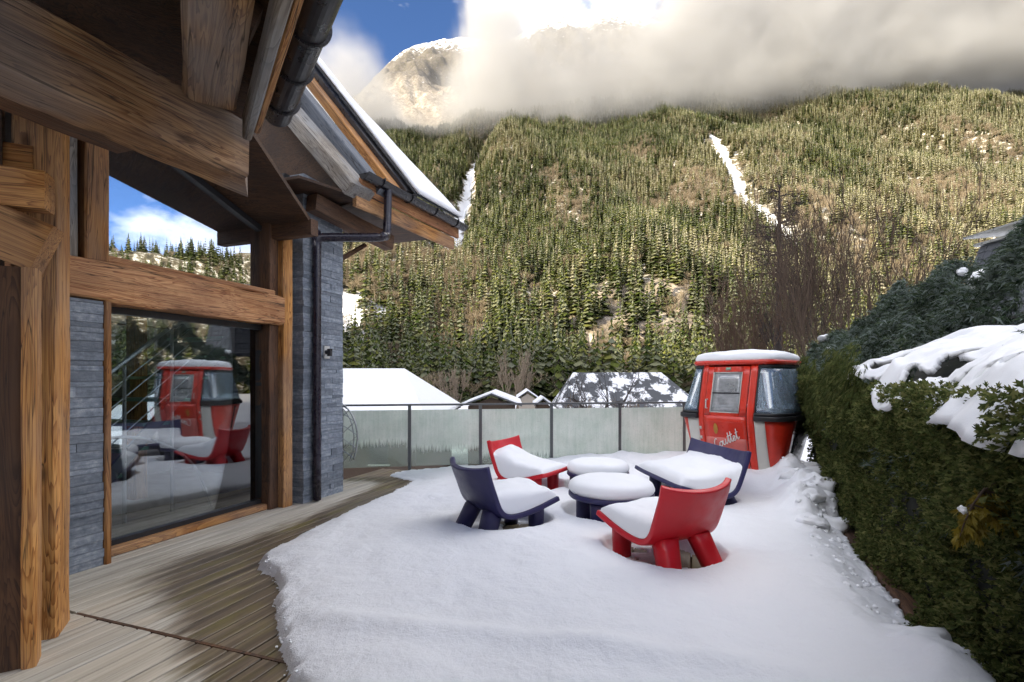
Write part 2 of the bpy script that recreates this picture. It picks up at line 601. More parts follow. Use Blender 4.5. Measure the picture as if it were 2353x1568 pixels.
tr = t.n('ShaderNodeBsdfTransparent'); tr.inputs[0].default_value = (0.72, 0.8, 0.74, 1)
m2 = t.n('ShaderNodeMixShader'); t.l(t.math('MAXIMUM', clearf, 0.14), m2.inputs[0]); t.l(m1.outputs[0], m2.inputs[1]); t.l(tr.outputs[0], m2.inputs[2])
gl = t.n('ShaderNodeBsdfGlossy'); gl.inputs['Roughness'].default_value = 0.08
m3 = t.n('ShaderNodeMixShader'); m3.inputs[0].default_value = 0.06; t.l(m2.outputs[0], m3.inputs[1]); t.l(gl.outputs[0], m3.inputs[2])
t.l(m3.outputs[0], t.out.inputs['Surface'])
M_frost = t.m

# foliage
def leaf_mat(name, c1, c2, c3, frost=0.0, fc=(0.6, 0.58, 0.5), transl=0.25, up=False):
    t = NT(name)
    oi = t.n('ShaderNodeObjectInfo')
    geo = t.n('ShaderNodeNewGeometry')
    rnd = geo.outputs['Random Per Island']
    a = t.ramp(rnd, [(0.0, c1), (0.5, c2), (1.0, c3)])
    col = t.mix(t.math('MULTIPLY', oi.outputs['Random'], 0.6), a, c1)
    stand = t.noise(oi.outputs['Location'], 0.011, 3, 0.6)
    col = t.mix(t.math('MULTIPLY', t.ramp(stand, [(0.4, 0.0), (0.62, 1.0)]), 0.6), col, tuple(k * .8 for k in c1))
    if frost:
        fm = t.math('MULTIPLY', t.ramp(t.math('FRACT', t.math('MULTIPLY', rnd, 7.31)), [(0.35, 0.0), (0.8, 1.0)]), frost)
        col = t.mix(fm, col, fc)
    d = t.n('ShaderNodeBsdfDiffuse'); t.l(col, d.inputs[0])
    tl = t.n('ShaderNodeBsdfTranslucent'); t.l(col, tl.inputs[0])
    m = t.n('ShaderNodeMixShader'); m.inputs[0].default_value = transl
    t.l(d.outputs[0], m.inputs[1]); t.l(tl.outputs[0], m.inputs[2])
    t.l(m.outputs[0], t.out.inputs['Surface'])
    return t.m


M_spruce = leaf_mat('spruce_needles', (0.04, 0.06, 0.016), (0.13, 0.155, 0.04), (0.26, 0.255, 0.07), 0.25)
M_sprucef = leaf_mat('frosted_needles', (0.14, 0.145, 0.06), (0.28, 0.26, 0.12), (0.42, 0.38, 0.2), 0.6, (0.62, 0.57, 0.44))
M_bare = leaf_mat('bare_twigs', (0.19, 0.14, 0.085), (0.34, 0.27, 0.17), (0.5, 0.42, 0.28), 0.35, (0.58, 0.5, 0.4))
M_hedge = leaf_mat('hedge_leaves', (0.04, 0.056, 0.018), (0.12, 0.15, 0.045), (0.3, 0.29, 0.11), 0.06, (0.2, 0.21, 0.17))
M_cyp = leaf_mat('cypress_sprays', (0.035, 0.058, 0.032), (0.09, 0.12, 0.07), (0.19, 0.22, 0.14), 0.45, (0.36, 0.41, 0.41))
M_yel = leaf_mat('yellow_sprays', (0.2, 0.15, 0.02), (0.34, 0.26, 0.05), (0.42, 0.36, 0.12))
M_core = plain('hedge_shade_core', (0.006, 0.008, 0.004), 0.95, 0.3, 6)

# terrain: forest floor, snow, rock
t = NT('terrain')
tc = t.n('ShaderNodeTexCoord')
v = tc.outputs['Object']
geo = t.n('ShaderNodeNewGeometry')
sp = t.n('ShaderNodeSeparateXYZ'); t.l(geo.outputs['True Normal'], sp.inputs[0])
n1 = t.noise(v, 0.02, 8, 0.62); n2 = t.noise(v, 0.15, 6, 0.65); n3 = t.noise(v, 0.006, 8, 0.6)
ar = t.n('ShaderNodeAttribute', attribute_name='rock')
asn = t.n('ShaderNodeAttribute', attribute_name='snowy')
floor = t.ramp(n2, [(0.38, (0.05, 0.042, 0.024)), (0.52, (0.13, 0.105, 0.06)), (0.6, (0.6, 0.57, 0.5))])
vr = t.coords('Object', (0.09, 0.09, 0.018))
rk = t.noise(vr, 1.0, 7, 0.66, 0.8)
rock = t.ramp(rk, [(0.3, (0.08, 0.065, 0.05)), (0.5, (0.27, 0.22, 0.165)), (0.66, (0.5, 0.44, 0.36))])
gp = t.n('ShaderNodeSeparateXYZ'); t.l(geo.outputs['Position'], gp.inputs[0])
rock = t.mix(t.math('MULTIPLY', t.ramp(t.math('DIVIDE', gp.outputs['Z'], 2000.0), [(0.45, 0.0), (0.55, 1.0)]), 0.75), rock, (0.05, 0.045, 0.04))
rock = t.mix(t.ramp(n2, [(0.5, 0.0), (0.62, 0.75)]), rock, (0.1, 0.085, 0.04))
col = t.mix(t.ramp(t.math('ADD', ar.outputs['Fac'], t.math('MULTIPLY', t.math('SUBTRACT', n2, 0.5), 1.2)), [(0.4, 0.0), (0.6, 1.0)]), floor, rock)
sn = t.math('ADD', asn.outputs['Fac'], t.math('MULTIPLY', t.math('SUBTRACT', t.noise(v, 0.05, 8, 0.7), 0.5), 1.5))
col = t.mix(t.ramp(sn, [(0.42, 0.0), (0.56, 1.0)]), col, (0.82, 0.82, 0.83))
t.princ(col, 0.9, n2, 0.6, 3.0)
M_terr = t.m

# cloud
t = NT('cloud_volume')
pv = t.n('ShaderNodeVolumePrincipled')
pv.inputs['Color'].default_value = (0.62, 0.61, 0.6, 1)
pv.inputs['Density'].default_value = 1.0
pv.inputs['Density Attribute'].default_value = 'density'
pv.inputs['Anisotropy'].default_value = 0.0
t.l(pv.outputs[0], t.out.inputs['Volume'])
M_cloud = t.m

# ================================================================== TERRAIN
GUL1 = [(-55, 1180), (-78, 1006), (-72, 860), (-66, 740), (-70, 600), (-78, 520)]
GUL2 = [(352, 900), (322, 780), (303, 694), (262, 585), (252, 520), (240, 440)]
PK = np.array([(-.9, .40), (-.6, .46), (-.388, .50), (-.27, .585), (-.235, .625), (-.19, .664), (-.14, .672), (-.10, .668), (-.07, .665), (-.02, .66), (.03, .69),
               (.046, .707), (.10, .714), (.13, .711), (.19, .722), (.23, .712), (.258, .708), (.36, .70), (.6, .62), (1.0, .56), (1.6, .5)])


def terr(X, Y):
    X = np.asarray(X, float); Y = np.asarray(Y, float)
    wob = 30 * fbm(X / 210, Y / 900, 3, 3)
    front = Y - 232 + wob
    right = np.minimum(0.75 * (X - 360), 235) + 25 * fbm(X / 200, Y / 200, 8, 2)
    k = 60.0
    mm = np.maximum(front, right)
    m = mm + k * np.log1p(np.exp(-np.abs(front - right) / k))
    m = np.where(m > 0, m, 0) ** 2 / (np.maximum(m, 0) + 18)
    slope = 0.62 + 0.05 * sstep(250, 900, X) + 0.012 * sstep(0, 300, X) - 0.02 * sstep(-50, -500, X)
    z = slope * np.minimum(m, 1110 + 60 * fbm(X / 160, Y / 500, 21, 3) + 0.12 * np.maximum(m - 1110, 0))
    grow = sstep(20, 320, m)
    z += grow * (62 * fbm(X / 150, Y / 520, 5, 4) + 9 * fbm(X / 38, Y / 60, 9, 3))
    # gullies
    for G, dep, w in ((GUL1, 44, 34), (GUL2, 22, 30)):
        d = seg_dist(X, Y, G)
        z -= dep * np.exp(-(d / w) ** 2) * sstep(440, 560, Y)
    # the shaded wall left of the first gully stands proud
    z += 30 * np.exp(-((X + 190) / 70) ** 2 - ((Y - 760) / 260) ** 2)
    # cliff steps at the foot of the slope
    cl = np.exp(-((X - 85) / 55) ** 4)
    z += cl * (11 * sstep(292, 304, Y + 18 * fbm(X / 11, Y / 30, 4, 4)) + 9 * sstep(326, 338, Y + 16 * fbm(X / 11, Y / 30, 6, 4)) - 6)
    cl2 = np.exp(-((X + 108) / 34) ** 4)
    z += cl2 * (16 * sstep(318, 330, Y + 7 * fbm(X / 20, Y / 30, 14, 2)) - 5)
    # high peaks
    k_ = X / np.maximum(Y, 1)
    H = np.interp(X / 2500.0, PK[:, 0], PK[:, 1]) * 2500
    rough = 60 * fbm(X / 210, Y / 210, 31, 5) + 34 * fbm(X / 50, Y / 50, 33, 4)
    pk = H - 0.9 * np.abs(2500 - Y) + rough * sstep(1300, 1700, Y) * (0.35 + 0.65 * sstep(0, 400, np.abs(2500 - Y)))
    z = np.where(Y > 1150, np.maximum(z, pk), z)
    # the valley side behind the terrace, that keeps the low sun off it
    b = -(0.55 * Y + 0.84 * X) - 60 + 40 * fbm(X / 220, Y / 220, 41, 3)
    zb = 0.74 * np.minimum(np.maximum(b, 0), 330) + 10 * fbm(X / 60, Y / 60, 43, 3) * sstep(0, 100, b)
    z = np.maximum(z, zb)
    z += -6.5 + 0.8 * fbm(X / 25, Y / 25, 51, 3) * sstep(25, 60, np.hypot(X, Y))
    return z


def build_terrain():
    th = np.concatenate([np.linspace(-62, 62, 620), np.linspace(62, 298, 220)[1:-1]])
    th = np.radians(th)
    rr = np.concatenate([[0.5], np.geomspace(9, 220, 50), np.geomspace(226, 3600, 230)])
    A, Rr = np.meshgrid(th, rr, indexing='ij')
    X = Rr * np.sin(A); Y = Rr * np.cos(A)
    Zt = terr(X, Y)
    na, nr = A.shape
    V = np.stack([X, Y, Zt], -1).reshape(-1, 3)
    f = grid_faces(na, nr)
    # close the circle
    i0 = np.arange(nr - 1); last = (na - 1) * nr
    f = np.concatenate([f, np.stack([last + i0, i0, i0 + 1, last + i0 + 1], -1)])
    me = np_mesh('mountain_terrain', V, f[:, ::-1], M_terr)
    x, y, z = V.T
    rock = np.exp(-((x - 85) / 52) ** 4) * sstep(286, 296, y) * (1 - sstep(342, 352, y)) * 1.0
    rock = np.maximum(rock, 0.75 * sstep(1330, 1500, y))
    rock = np.maximum(rock, 0.3 * sstep(0.1, 0.4, fbm(x / 70, y / 90, 61, 3)) * sstep(280, 330, y))
    sn = np.full(len(x), 0.15)
    for G, w in ((GUL1, 12), (GUL2, 9)):
        sn = np.maximum(sn, 0.72 * np.exp(-(seg_dist(x, y, G) / w) ** 2))
    sn = np.maximum(sn, 0.68 * np.exp(-(((x + 112) / 34) ** 4) - ((y - 322) / 34) ** 4))
    sn = np.maximum(sn, 0.9 * (1 - sstep(150, 190, y)) * (1 - sstep(250, 320, x)))
    sn = np.maximum(sn, (0.22 + 0.3 * sstep(1350, 1650, z)) * sstep(1350, 1600, y))
    for nm, arr in (('rock', rock), ('snowy', sn)):
        a = me.attributes.new(nm, 'FLOAT', 'POINT'); a.data.foreach_set('value', arr.astype(np.float32))
    o = bpy.data.objects.new('mountain_terrain', me)
    link(o); tag(o, kind='structure')


build_terrain()


# ------------------------------------------------------------------ forest trees
def conifer_mesh(name, seed, tiers=11, blades=9):
    r = random.Random(seed)
    v = []; f = []
    H = 1.0
    for k in range(tiers):
        q = k / (tiers - 1)
        z = 0.06 + 0.9 * q ** 0.95
        rad = (0.165 * (1 - q) ** 0.85 + 0.012) * r.uniform(0.82, 1.12)
        nb = max(4, int(blades * (1 - 0.45 * q)))
        a0 = r.uniform(0, 6.28)
        for b in range(nb):
            a = a0 + 6.283 * b / nb + r.uniform(-.25, .25)
            L = rad * r.uniform(0.65, 1.2)
            w = L * r.uniform(0.28, 0.42) + 0.006
            drop = L * r.uniform(0.25, 0.6)
            ca, sa = math.cos(a), math.sin(a)
            zz = z + r.uniform(-.02, .02)
            base = len(v)
            v += [(0, 0, zz + 0.035), (ca * L * .6 - sa * w, sa * L * .6 + ca * w, zz - drop * .45), (ca * L, sa * L, zz - drop),
                  (ca * L * .6 + sa * w, sa * L * .6 - ca * w, zz - drop * .5), (ca * L * .45, sa * L * .45, zz - drop * .85)]
            f += [(base, base + 1, base + 2), (base, base + 2, base + 3), (base + 1, base + 4, base + 2), (base + 4, base + 3, base + 2)]
    base = len(v)
    v += [(0.012, 0, .9), (-.012, 0.004, .9), (0, 0, 1.04)]
    f += [(base, base + 1, base + 2)]
    me = bpy.data.meshes.new(name); me.from_pydata(v, [], f)
    return me


def bare_mesh(name, seed):
    r = random.Random(seed)
    v = []; f = []

    def tri(p, d, L, w):
        q = p + d * L
        s_ = d.cross(Vector((r.uniform(-1, 1), r.uniform(-1, 1), r.uniform(-1, 1)))).normalized() * w
        b = len(v)
        v.extend([tuple(p - s_), tuple(p + s_), tuple(q)]); f.append((b, b + 1, b + 2))
        return q
    for k in range(15):
        z0 = r.uniform(0.22, 0.62); a = r.uniform(0, 6.28); up = r.uniform(0.7, 1.5)
        d = Vector((math.cos(a), math.sin(a), up)).normalized()
        p = Vector((0, 0, z0)); L = (1.0 - z0) * r.uniform(0.45, 0.75)
        tri(p, d, L, 0.007)
        for j in range(9):
            p2 = p + d * L * r.uniform(0.25, 1.0)
            d2 = (d + Vector((r.uniform(-1, 1), r.uniform(-1, 1), r.uniform(-.2, .9))) * 0.9).normalized()
            L2 = L * r.uniform(0.25, 0.5)
            tri(p2, d2, L2, 0.006)
            for i in range(2):
                tri(p2 + d2 * L2 * r.uniform(.3, .9), (d2 + Vector((r.uniform(-1, 1), r.uniform(-1, 1), r.uniform(-.3, .8)))).normalized(), L2 * .7, 0.006)
    tri(Vector((0, 0, 0)), Vector((0, 0, 1)), 0.85, 0.012)
    me = bpy.data.meshes.new(name); me.from_pydata(v, [], f)
    return me


def trunk_mesh(name, r0):
    m = MB(); m.tube([(0, 0, -0.06), (0, 0, 0.3), (0.004, 0, 0.75)], [r0, r0 * .7, r0 * .2], 6)
    me = bpy.data.meshes.new(name); me.from_pydata(m.v, [], m.f); me.materials.append(M_bark)
    return me


CROWN = {}
for kind, mat in (('spruce', M_spruce), ('frosted', M_sprucef)):
    for s_ in range(3):
        me = conifer_mesh('spruce_crown', 40 + s_ * 7, 10 + s_, 8 + s_)
        me.materials.append(mat); CROWN[(kind, s_)] = me
for s_ in range(3):
    me = bare_mesh('bare_crown', 80 + s_); me.materials.append(M_bare); CROWN[('bare', s_)] = me
TRUNK = trunk_mesh('tree_trunk', 0.016)


def forest():
    # candidates in and near the view, plus the slopes that the windows mirror
    n = 190000
    yy = np.sqrt(RNG.uniform(165 ** 2, 1330 ** 2, n)); xx = RNG.uniform(-1.08, 1.08, n) * yy
    n2 = 30000
    x2 = RNG.uniform(270, 2300, n2); y2 = RNG.uniform(60, 1000, n2)
    n4 = 8000
    x4 = RNG.uniform(-600, 200, n4); y4 = RNG.uniform(-600, 60, n4)
    k4 = (0.55 * y4 + 0.84 * x4) < -75
    x4 = x4[k4]; y4 = y4[k4]
    keep2 = (x2 > 1.08 * y2)
    x = np.concatenate([xx, x2[keep2], x4]); y = np.concatenate([yy, y2[keep2], y4])
    z = terr(x, y)
    dist = np.hypot(x, y)
    dens = 0.55 + 0.75 * sstep(-0.35, 0.35, fbm(x / 75, y / 110, 71, 3))
    dens *= np.where(y > 165, 0.5 + 0.5 * sstep(200, 280, y + 12 * fbm(x / 40, y / 40, 72)), 1)
    g1 = seg_dist(x, y, GUL1); g2 = seg_dist(x, y, GUL2)
    dens *= sstep(9, 20, g1 + 6 * fbm(x / 20, y / 20, 73)) * sstep(5, 18, g2 + 9 * fbm(x / 15, y / 20, 74))
    dens *= 1 - 0.9 * np.exp(-(((x + 112) / 33) ** 4) - ((y - 320) / 33) ** 4)
    dens *= 1 - 0.5 * np.exp(-((x - 85) / 52) ** 4) * sstep(288, 296, y) * (1 - sstep(342, 356, y))
    # fewer, since hidden, on the far flat top
    ok = RNG.random(len(x)) < dens * 0.62
    x, y, z, dist = x[ok], y[ok], z[ok], dist[ok]
    m = len(x)
    nb = fbm(x / 70, y / 120, 75, 4)
    barep = 0.10 + 0.6 * sstep(0.05, 0.35, nb) 
    barep = np.where((x < -0.05 * y) & (y < 520), np.maximum(barep, 0.55), barep)
    barep = np.where((y < 262), barep * 0.6, barep)
    barep *= 1 - 0.6 * sstep(700, 1000, y)
    isb = RNG.random(m) < barep
    fr = 0.12 + 0.75 * sstep(-0.1, 0.35, fbm(x / 140, y / 140, 77, 3) + 0.55 * sstep(0.25, 0.7, x / np.maximum(y, 1)) - 0.12)
    fr *= sstep(300, 420, y)
    isf = (~isb) & (RNG.random(m) < fr)
    kind = np.where(isb, 2, np.where(isf, 1, 0))
    hgt = np.where(isb, RNG.uniform(8, 15, m), (9 + 17 * RNG.random(m) ** 1.3) * (1 + 0.22 * (1 - sstep(240, 420, y))))
    hgt *= np.where(y > 205, 1.0, 0.9)
    wid = np.where(isb, RNG.uniform(0.9, 1.4, m), RNG.uniform(0.75, 1.5, m))
    rot = RNG.uniform(0, 6.28, m)
    var = RNG.integers(0, 3, m)
    inview = (y > 150) & (np.abs(x) < 0.99 * y)
    size = np.where(inview, hgt / dist, 0)
    single = np.zeros(m, bool)
    for kk, cnt in ((0, 220), (1, 80), (2, 300)):
        idx = np.nonzero((kind == kk) & inview)[0]
        idx = idx[np.argsort(-size[idx])][:cnt]
        single[idx] = True
    # the largest ones are trees of their own
    nm = {0: ('spruce_tree', 'spruce', 'green spruce tree standing at the foot of the forested mountain', 'spruce trees at the foot of the mountain', 'tree'),
          1: ('spruce_tree', 'frosted', 'frost-dusted pale spruce tree low on the forested mountain', 'frosted spruces low on the mountain', 'tree'),
          2: ('bare_tree', 'bare', 'leafless brown tree standing among spruces low on the mountain', 'bare trees low on the mountain', 'tree')}
    for i in np.nonzero(single)[0]:
        a, kd, lab, grp, cat = nm[int(kind[i])]
        M = Matrix.Translation((x[i], y[i], z[i] - .3)) @ Matrix.Rotation(rot[i], 4, 'Z') @ Matrix.Diagonal((hgt[i] * wid[i], hgt[i] * wid[i], hgt[i], 1))
        e = bpy.data.objects.new(a, None); link(e, None, M); tag(e, lab, cat, grp)
        c = bpy.data.objects.new('crown', CROWN[(kd, int(var[i]))]); C.objects.link(c); c.parent = e
        k = bpy.data.objects.new('trunk', TRUNK); C.objects.link(k); k.parent = e
        PROTO.setdefault((kd, int(var[i])), c)
    # everything behind: one mass per kind, scattered with geometry nodes from the same crowns
    for kd, ki, name in (('spruce', 0, 'distant_spruce_forest'), ('frosted', 1, 'distant_frosted_forest'), ('bare', 2, 'distant_bare_woodland')):
        for vv in range(3):
            sel = (~single) & (kind == ki) & (var == vv)
            if not sel.any(): continue
            me = bpy.data.meshes.new(name)
            co = np.stack([x[sel], y[sel], z[sel] - .4], -1).astype(np.float32)
            me.vertices.add(len(co)); me.vertices.foreach_set('co', co.ravel())
            sc = np.stack([hgt[sel] * wid[sel], hgt[sel] * wid[sel], hgt[sel]], -1).astype(np.float32)
            a = me.attributes.new('size', 'FLOAT_VECTOR', 'POINT'); a.data.foreach_set('vector', sc.ravel())
            a = me.attributes.new('turn', 'FLOAT', 'POINT'); a.data.foreach_set('value', rot[sel].astype(np.float32))
            o = bpy.data.objects.new(name, me); link(o)
            tag(o, {'spruce': 'dark green spruce forest covering the mountain side', 'frosted': 'pale frosted forest covering the upper mountain side',
                    'bare': 'brown leafless woodland between the spruces on the mountain'}[kd], 'forest', kind='stuff')
            ng = bpy.data.node_groups.new('scatter', 'GeometryNodeTree')
            ng.interface.new_socket('Geometry', in_out='INPUT', socket_type='NodeSocketGeometry')
            ng.interface.new_socket('Geometry', in_out='OUTPUT', socket_type='NodeSocketGeometry')
            gi = ng.nodes.new('NodeGroupInput'); go = ng.nodes.new('NodeGroupOutput')
            ip = ng.nodes.new('GeometryNodeInstanceOnPoints')
            ob = ng.nodes.new('GeometryNodeObjectInfo'); ob.inputs['Object'].default_value = PROTO[(kd, vv)]
            ob.inputs['As Instance'].default_value = True
            s1 = ng.nodes.new('GeometryNodeInputNamedAttribute'); s1.data_type = 'FLOAT_VECTOR'; s1.inputs[0].default_value = 'size'
            s2 = ng.nodes.new('GeometryNodeInputNamedAttribute'); s2.data_type = 'FLOAT'; s2.inputs[0].default_value = 'turn'
            cb = ng.nodes.new('ShaderNodeCombineXYZ')
            L = ng.links.new
            L(gi.outputs[0], ip.inputs['Points']); L(ob.outputs['Geometry'], ip.inputs['Instance'])
            L(s1.outputs[0], ip.inputs['Scale']); L(s2.outputs[0], cb.inputs[2]); L(cb.outputs[0], ip.inputs['Rotation'])
            L(ip.outputs[0], go.inputs[0])
            md = o.modifiers.new('scatter', 'NODES'); md.node_group = ng


PROTO = {}
forest()


# ------------------------------------------------------------------ cloud bank caught on the mountain
def cloud_bank():
    me = bpy.data.meshes.new('cloud'); me.from_pydata([(0, 0, 0)], [], []); me.materials.append(M_cloud)
    o = bpy.data.objects.new('cloud', me); link(o)
    tag(o, 'pale grey cloud bank drifting across the mountain below the peaks', 'cloud', kind='stuff')
    ng = bpy.data.node_groups.new('cloud', 'GeometryNodeTree')
    ng.interface.new_socket('Geometry', in_out='INPUT', socket_type='NodeSocketGeometry')
    ng.interface.new_socket('Geometry', in_out='OUTPUT', socket_type='NodeSocketGeometry')
    go = ng.nodes.new('NodeGroupOutput')
    L = ng.links.new

    def m(op, a, b=None, c=None, clamp=False):
        x = ng.nodes.new('ShaderNodeMath'); x.operation = op; x.use_clamp = clamp
        for i, v in enumerate((a, b, c)):
            if v is None: continue
            if isinstance(v, (int, float)): x.inputs[i].default_value = v
            else: L(v, x.inputs[i])
        return x.outputs[0]

    def curve(val, lo, hi, pts, vlo, vhi):
        u = m('DIVIDE', m('SUBTRACT', val, lo), hi - lo, clamp=True)
        x = ng.nodes.new('ShaderNodeFloatCurve')
        cu = x.mapping.curves[0]
        pp = [((a - lo) / (hi - lo), (b - vlo) / (vhi - vlo)) for a, b in pts]
        cu.points[0].location = pp[0]; cu.points[-1].location = pp[-1]
        for q in pp[1:-1]: cu.points.new(*q)
        x.mapping.update()
        L(u, x.inputs['Value'])
        return m('ADD', m('MULTIPLY', x.outputs[0], vhi - vlo), vlo)
    pos = ng.nodes.new('GeometryNodeInputPosition')
    sp = ng.nodes.new('ShaderNodeSeparateXYZ'); L(pos.outputs[0], sp.inputs[0])
    X, Y, Z = sp.outputs

    def noise(scale, detail, rough=0.55):
        x = ng.nodes.new('ShaderNodeTexNoise'); x.inputs['Scale'].default_value = scale; x.inputs['Detail'].default_value = detail
        x.inputs['Roughness'].default_value = rough; L(pos.outputs[0], x.inputs['Vector'])
        return m('SUBTRACT', x.outputs['Fac'], 0.5)
    n1 = noise(0.006, 5, 0.6); n2 = noise(0.02, 5, 0.65)
    top = curve(X, -900, 1800, CLOUD_TOP, 500, 1200)
    bot = curve(X, -900, 1800, CLOUD_BOT, 400, 800)
    top = m('ADD', top, m('ADD', m('MULTIPLY', n1, 230), m('MULTIPLY', n2, 90)))
    bot = m('ADD', bot, m('ADD', m('MULTIPLY', n1, 120), m('MULTIPLY', n2, 50)))
    a = m('DIVIDE', m('SUBTRACT', top, Z), 75, clamp=True)
    b = m('DIVIDE', m('SUBTRACT', Z, bot), 60, clamp=True)
    c = m('DIVIDE', m('SUBTRACT', Y, m('ADD', 1040, m('MULTIPLY', n1, 200))), 110, clamp=True)
    d = m('DIVIDE', m('SUBTRACT', 1640, Y), 150, clamp=True)
    e = m('DIVIDE', m('SUBTRACT', X, m('ADD', -640, m('MULTIPLY', n1, 500))), 140, clamp=True)
    den = m('MULTIPLY', m('MULTIPLY', m('MULTIPLY', a, b), m('MULTIPLY', c, d)), e)
    den = m('MULTIPLY', den, m('ADD', 0.85, m('MULTIPLY', n2, 2.6)), clamp=True)
    den = m('MULTIPLY', m('POWER', den, 1.4), 0.013)
    vc = ng.nodes.new('GeometryNodeVolumeCube')
    L(den, vc.inputs['Density'])
    vc.inputs['Min'].default_value = (-850, 1000, 440); vc.inputs['Max'].default_value = (1750, 1700, 1130)
    vc.inputs['Resolution X'].default_value = 230; vc.inputs['Resolution Y'].default_value = 56; vc.inputs['Resolution Z'].default_value = 90
    sm = ng.nodes.new('GeometryNodeSetMaterial'); sm.inputs['Material'].default_value = M_cloud
    L(vc.outputs[0], sm.inputs[0]); L(sm.outputs[0], go.inputs[0])
    md = o.modifiers.new('cloud', 'NODES'); md.node_group = ng


# heights of the bank along the valley (X, metres)
CLOUD_TOP = [(-900, 700), (-520, 740), (-400, 790), (-300, 730), (-220, 665), (-140, 715), (-85, 960), (-20, 1000), (40, 870), (200, 850), (330, 900), (450, 1060), (800, 1120), (1800, 1120)]
CLOUD_BOT = [(-900, 560), (-300, 560), (-150, 555), (0, 545), (250, 560), (420, 585), (800, 640), (1200, 700), (1800, 740)]
cloud_bank()

# ================================================================== TERRACE DECK
EDGE_PX = [(950, 1104), (905, 1128), (850, 1158), (780, 1192), (700, 1234), (630, 1268), (590, 1291), (615, 1312), (640, 1340), (632, 1400), (640, 1450), (652, 1500), (668, 1568), (700, 1760)]
EDGE = [(-1.05, 8.35), (-1.75, 8.15), (-1.9, 8.0)][:0] + [(p.x, p.y) for p in (ground(a, b, 0.02) for a, b in EDGE_PX)]
EDGE = [(-2.6, 8.02), (-1.9, 7.95)] + EDGE
HH = R(22.5)
UH = Vector((math.sin(HH), math.cos(HH), 0)); NH = Vector((-math.cos(HH), math.sin(HH), 0))   # hedge line, and its side over the terrace
H0 = Vector((2.33, 2.9, 0))
RA, RB = Vector((-2.9, 7.78, 0)), Vector((3.05, 8.88, 0))     # balustrade line
ERNG = np.array(EDGE)


def signed_edge(x, y):
    """distance from the snow's edge, positive where snow lies"""
    d = seg_dist(x, y, EDGE)
    order = np.argsort(ERNG[:, 1])
    # snow lies to the right of the edge line
    xe = np.interp(y, ERNG[order][:, 1], ERNG[order][:, 0])
    return np.where(x > xe, d, -d)


deck = thing('deck', wall(0, 0, -0.16), None, None)
tag(deck, kind='structure')
mb = MB()
mb.prism([wall(-6.5, -0.35, -0.16), wall(-6.5, 6.1, -0.16), wall(4.9, 6.1, -0.16), wall(4.9, -0.35, -0.16)], (0, 0, 0.1))
mb.build('deck_frame', M_soffit, deck)
PW = 0.12


def plank(t0, t1, o0, w):
    L = t1 - t0
    n = max(2, int(L / 0.06))
    ts = np.linspace(0, L, n)
    r = random.Random(int(o0 * 1000) + int(t0 * 77))
    v = []; f = []
    dz = r.uniform(-.0025, .0025)
    sec = [(-w / 2, -0.028), (-w / 2, -0.004), (-w / 2 + .004, 0), (-w / 6, 0.0008), (w / 6, 0.0008), (w / 2 - .004, 0), (w / 2, -0.004), (w / 2, -0.028)]
    for tt in ts:
        for a, b in sec: v.append((tt, a, b + dz))
    k = len(sec)
    for i in range(n - 1):
        for j in range(k):
            j2 = (j + 1) % k
            f.append((i * k + j, i * k + j2, (i + 1) * k + j2, (i + 1) * k + j))
    f.append(tuple(range(k))[::-1]); f.append(tuple((n - 1) * k + j for j in range(k)))
    me = bpy.data.meshes.new('plank'); me.from_pydata(v, [], f); me.materials.append(M_deck)
    O = wall(t0, o0 + w / 2, 0)
    M = Matrix(((U.x, -N.x, 0, O.x), (U.y, -N.y, 0, O.y), (0, 0, 1, O.z), (0, 0, 0, 1)))
    wv = np.array([(M @ Vector(q))[:2] for q in v])
    e = -signed_edge(wv[:, 0], wv[:, 1])
    # the wet band is widest between the two roofs
    wid = 0.62 + 0.5 * np.exp(-((wv[:, 1] - 3.9) / 0.9) ** 2)
    wet = 1 - sstep(0.35, 1.0, e / wid)
    at_ = me.attributes.new('wet', 'FLOAT', 'POINT'); at_.data.foreach_set('value', wet.astype(np.float32))
    o = bpy.data.objects.new('plank', me); link(o, deck, M)
    return o


TJ = -0.863
o0 = -0.2
while o0 < 5.85:
    plank(-5.2 + 0.0, TJ - 0.012, o0, PW - 0.012)
    plank(TJ + 0.012, 4.35 if o0 < 5.0 else 4.2, o0, PW - 0.012)
    o0 += PW
mb = MB(); mb.box((0, 0, 0), (0.02, 1.75, 0.02))
Mj = Matrix(((U.x, -N.x, 0, 0), (U.y, -N.y, 0, 0), (0, 0, 1, 0), (0, 0, 0, 1)))
Mj.translation = wall(TJ, 1.9, -0.006)
mb.build('joint_strip', M_brown, deck, Mj, local=True)

# ================================================================== SNOW ON THE TERRACE
CHAIRS = {  # centre, heading the seat looks to, width
    'F': (Vector((1.235, 4.2, 0)), R(-27), 0.7), 'B': (Vector((-0.1, 5.02, 0)), R(58), 0.74),
    'R': (Vector((0.2, 6.62, 0)), R(122), 0.74), 'L': (Vector((2.12, 6.12, 0)), R(-97), 1.35)}
TABLES = {'near': (Vector((1.03, 5.33, 0)), 0.44), 'far': (Vector((1.09, 6.5, 0)), 0.39)}


def local(x, y, c, h):
    dx, dy = x - c.x, y - c.y
    return dx * math.cos(h) - dy * math.sin(h), dx * math.sin(h) + dy * math.cos(h)   # right, forward


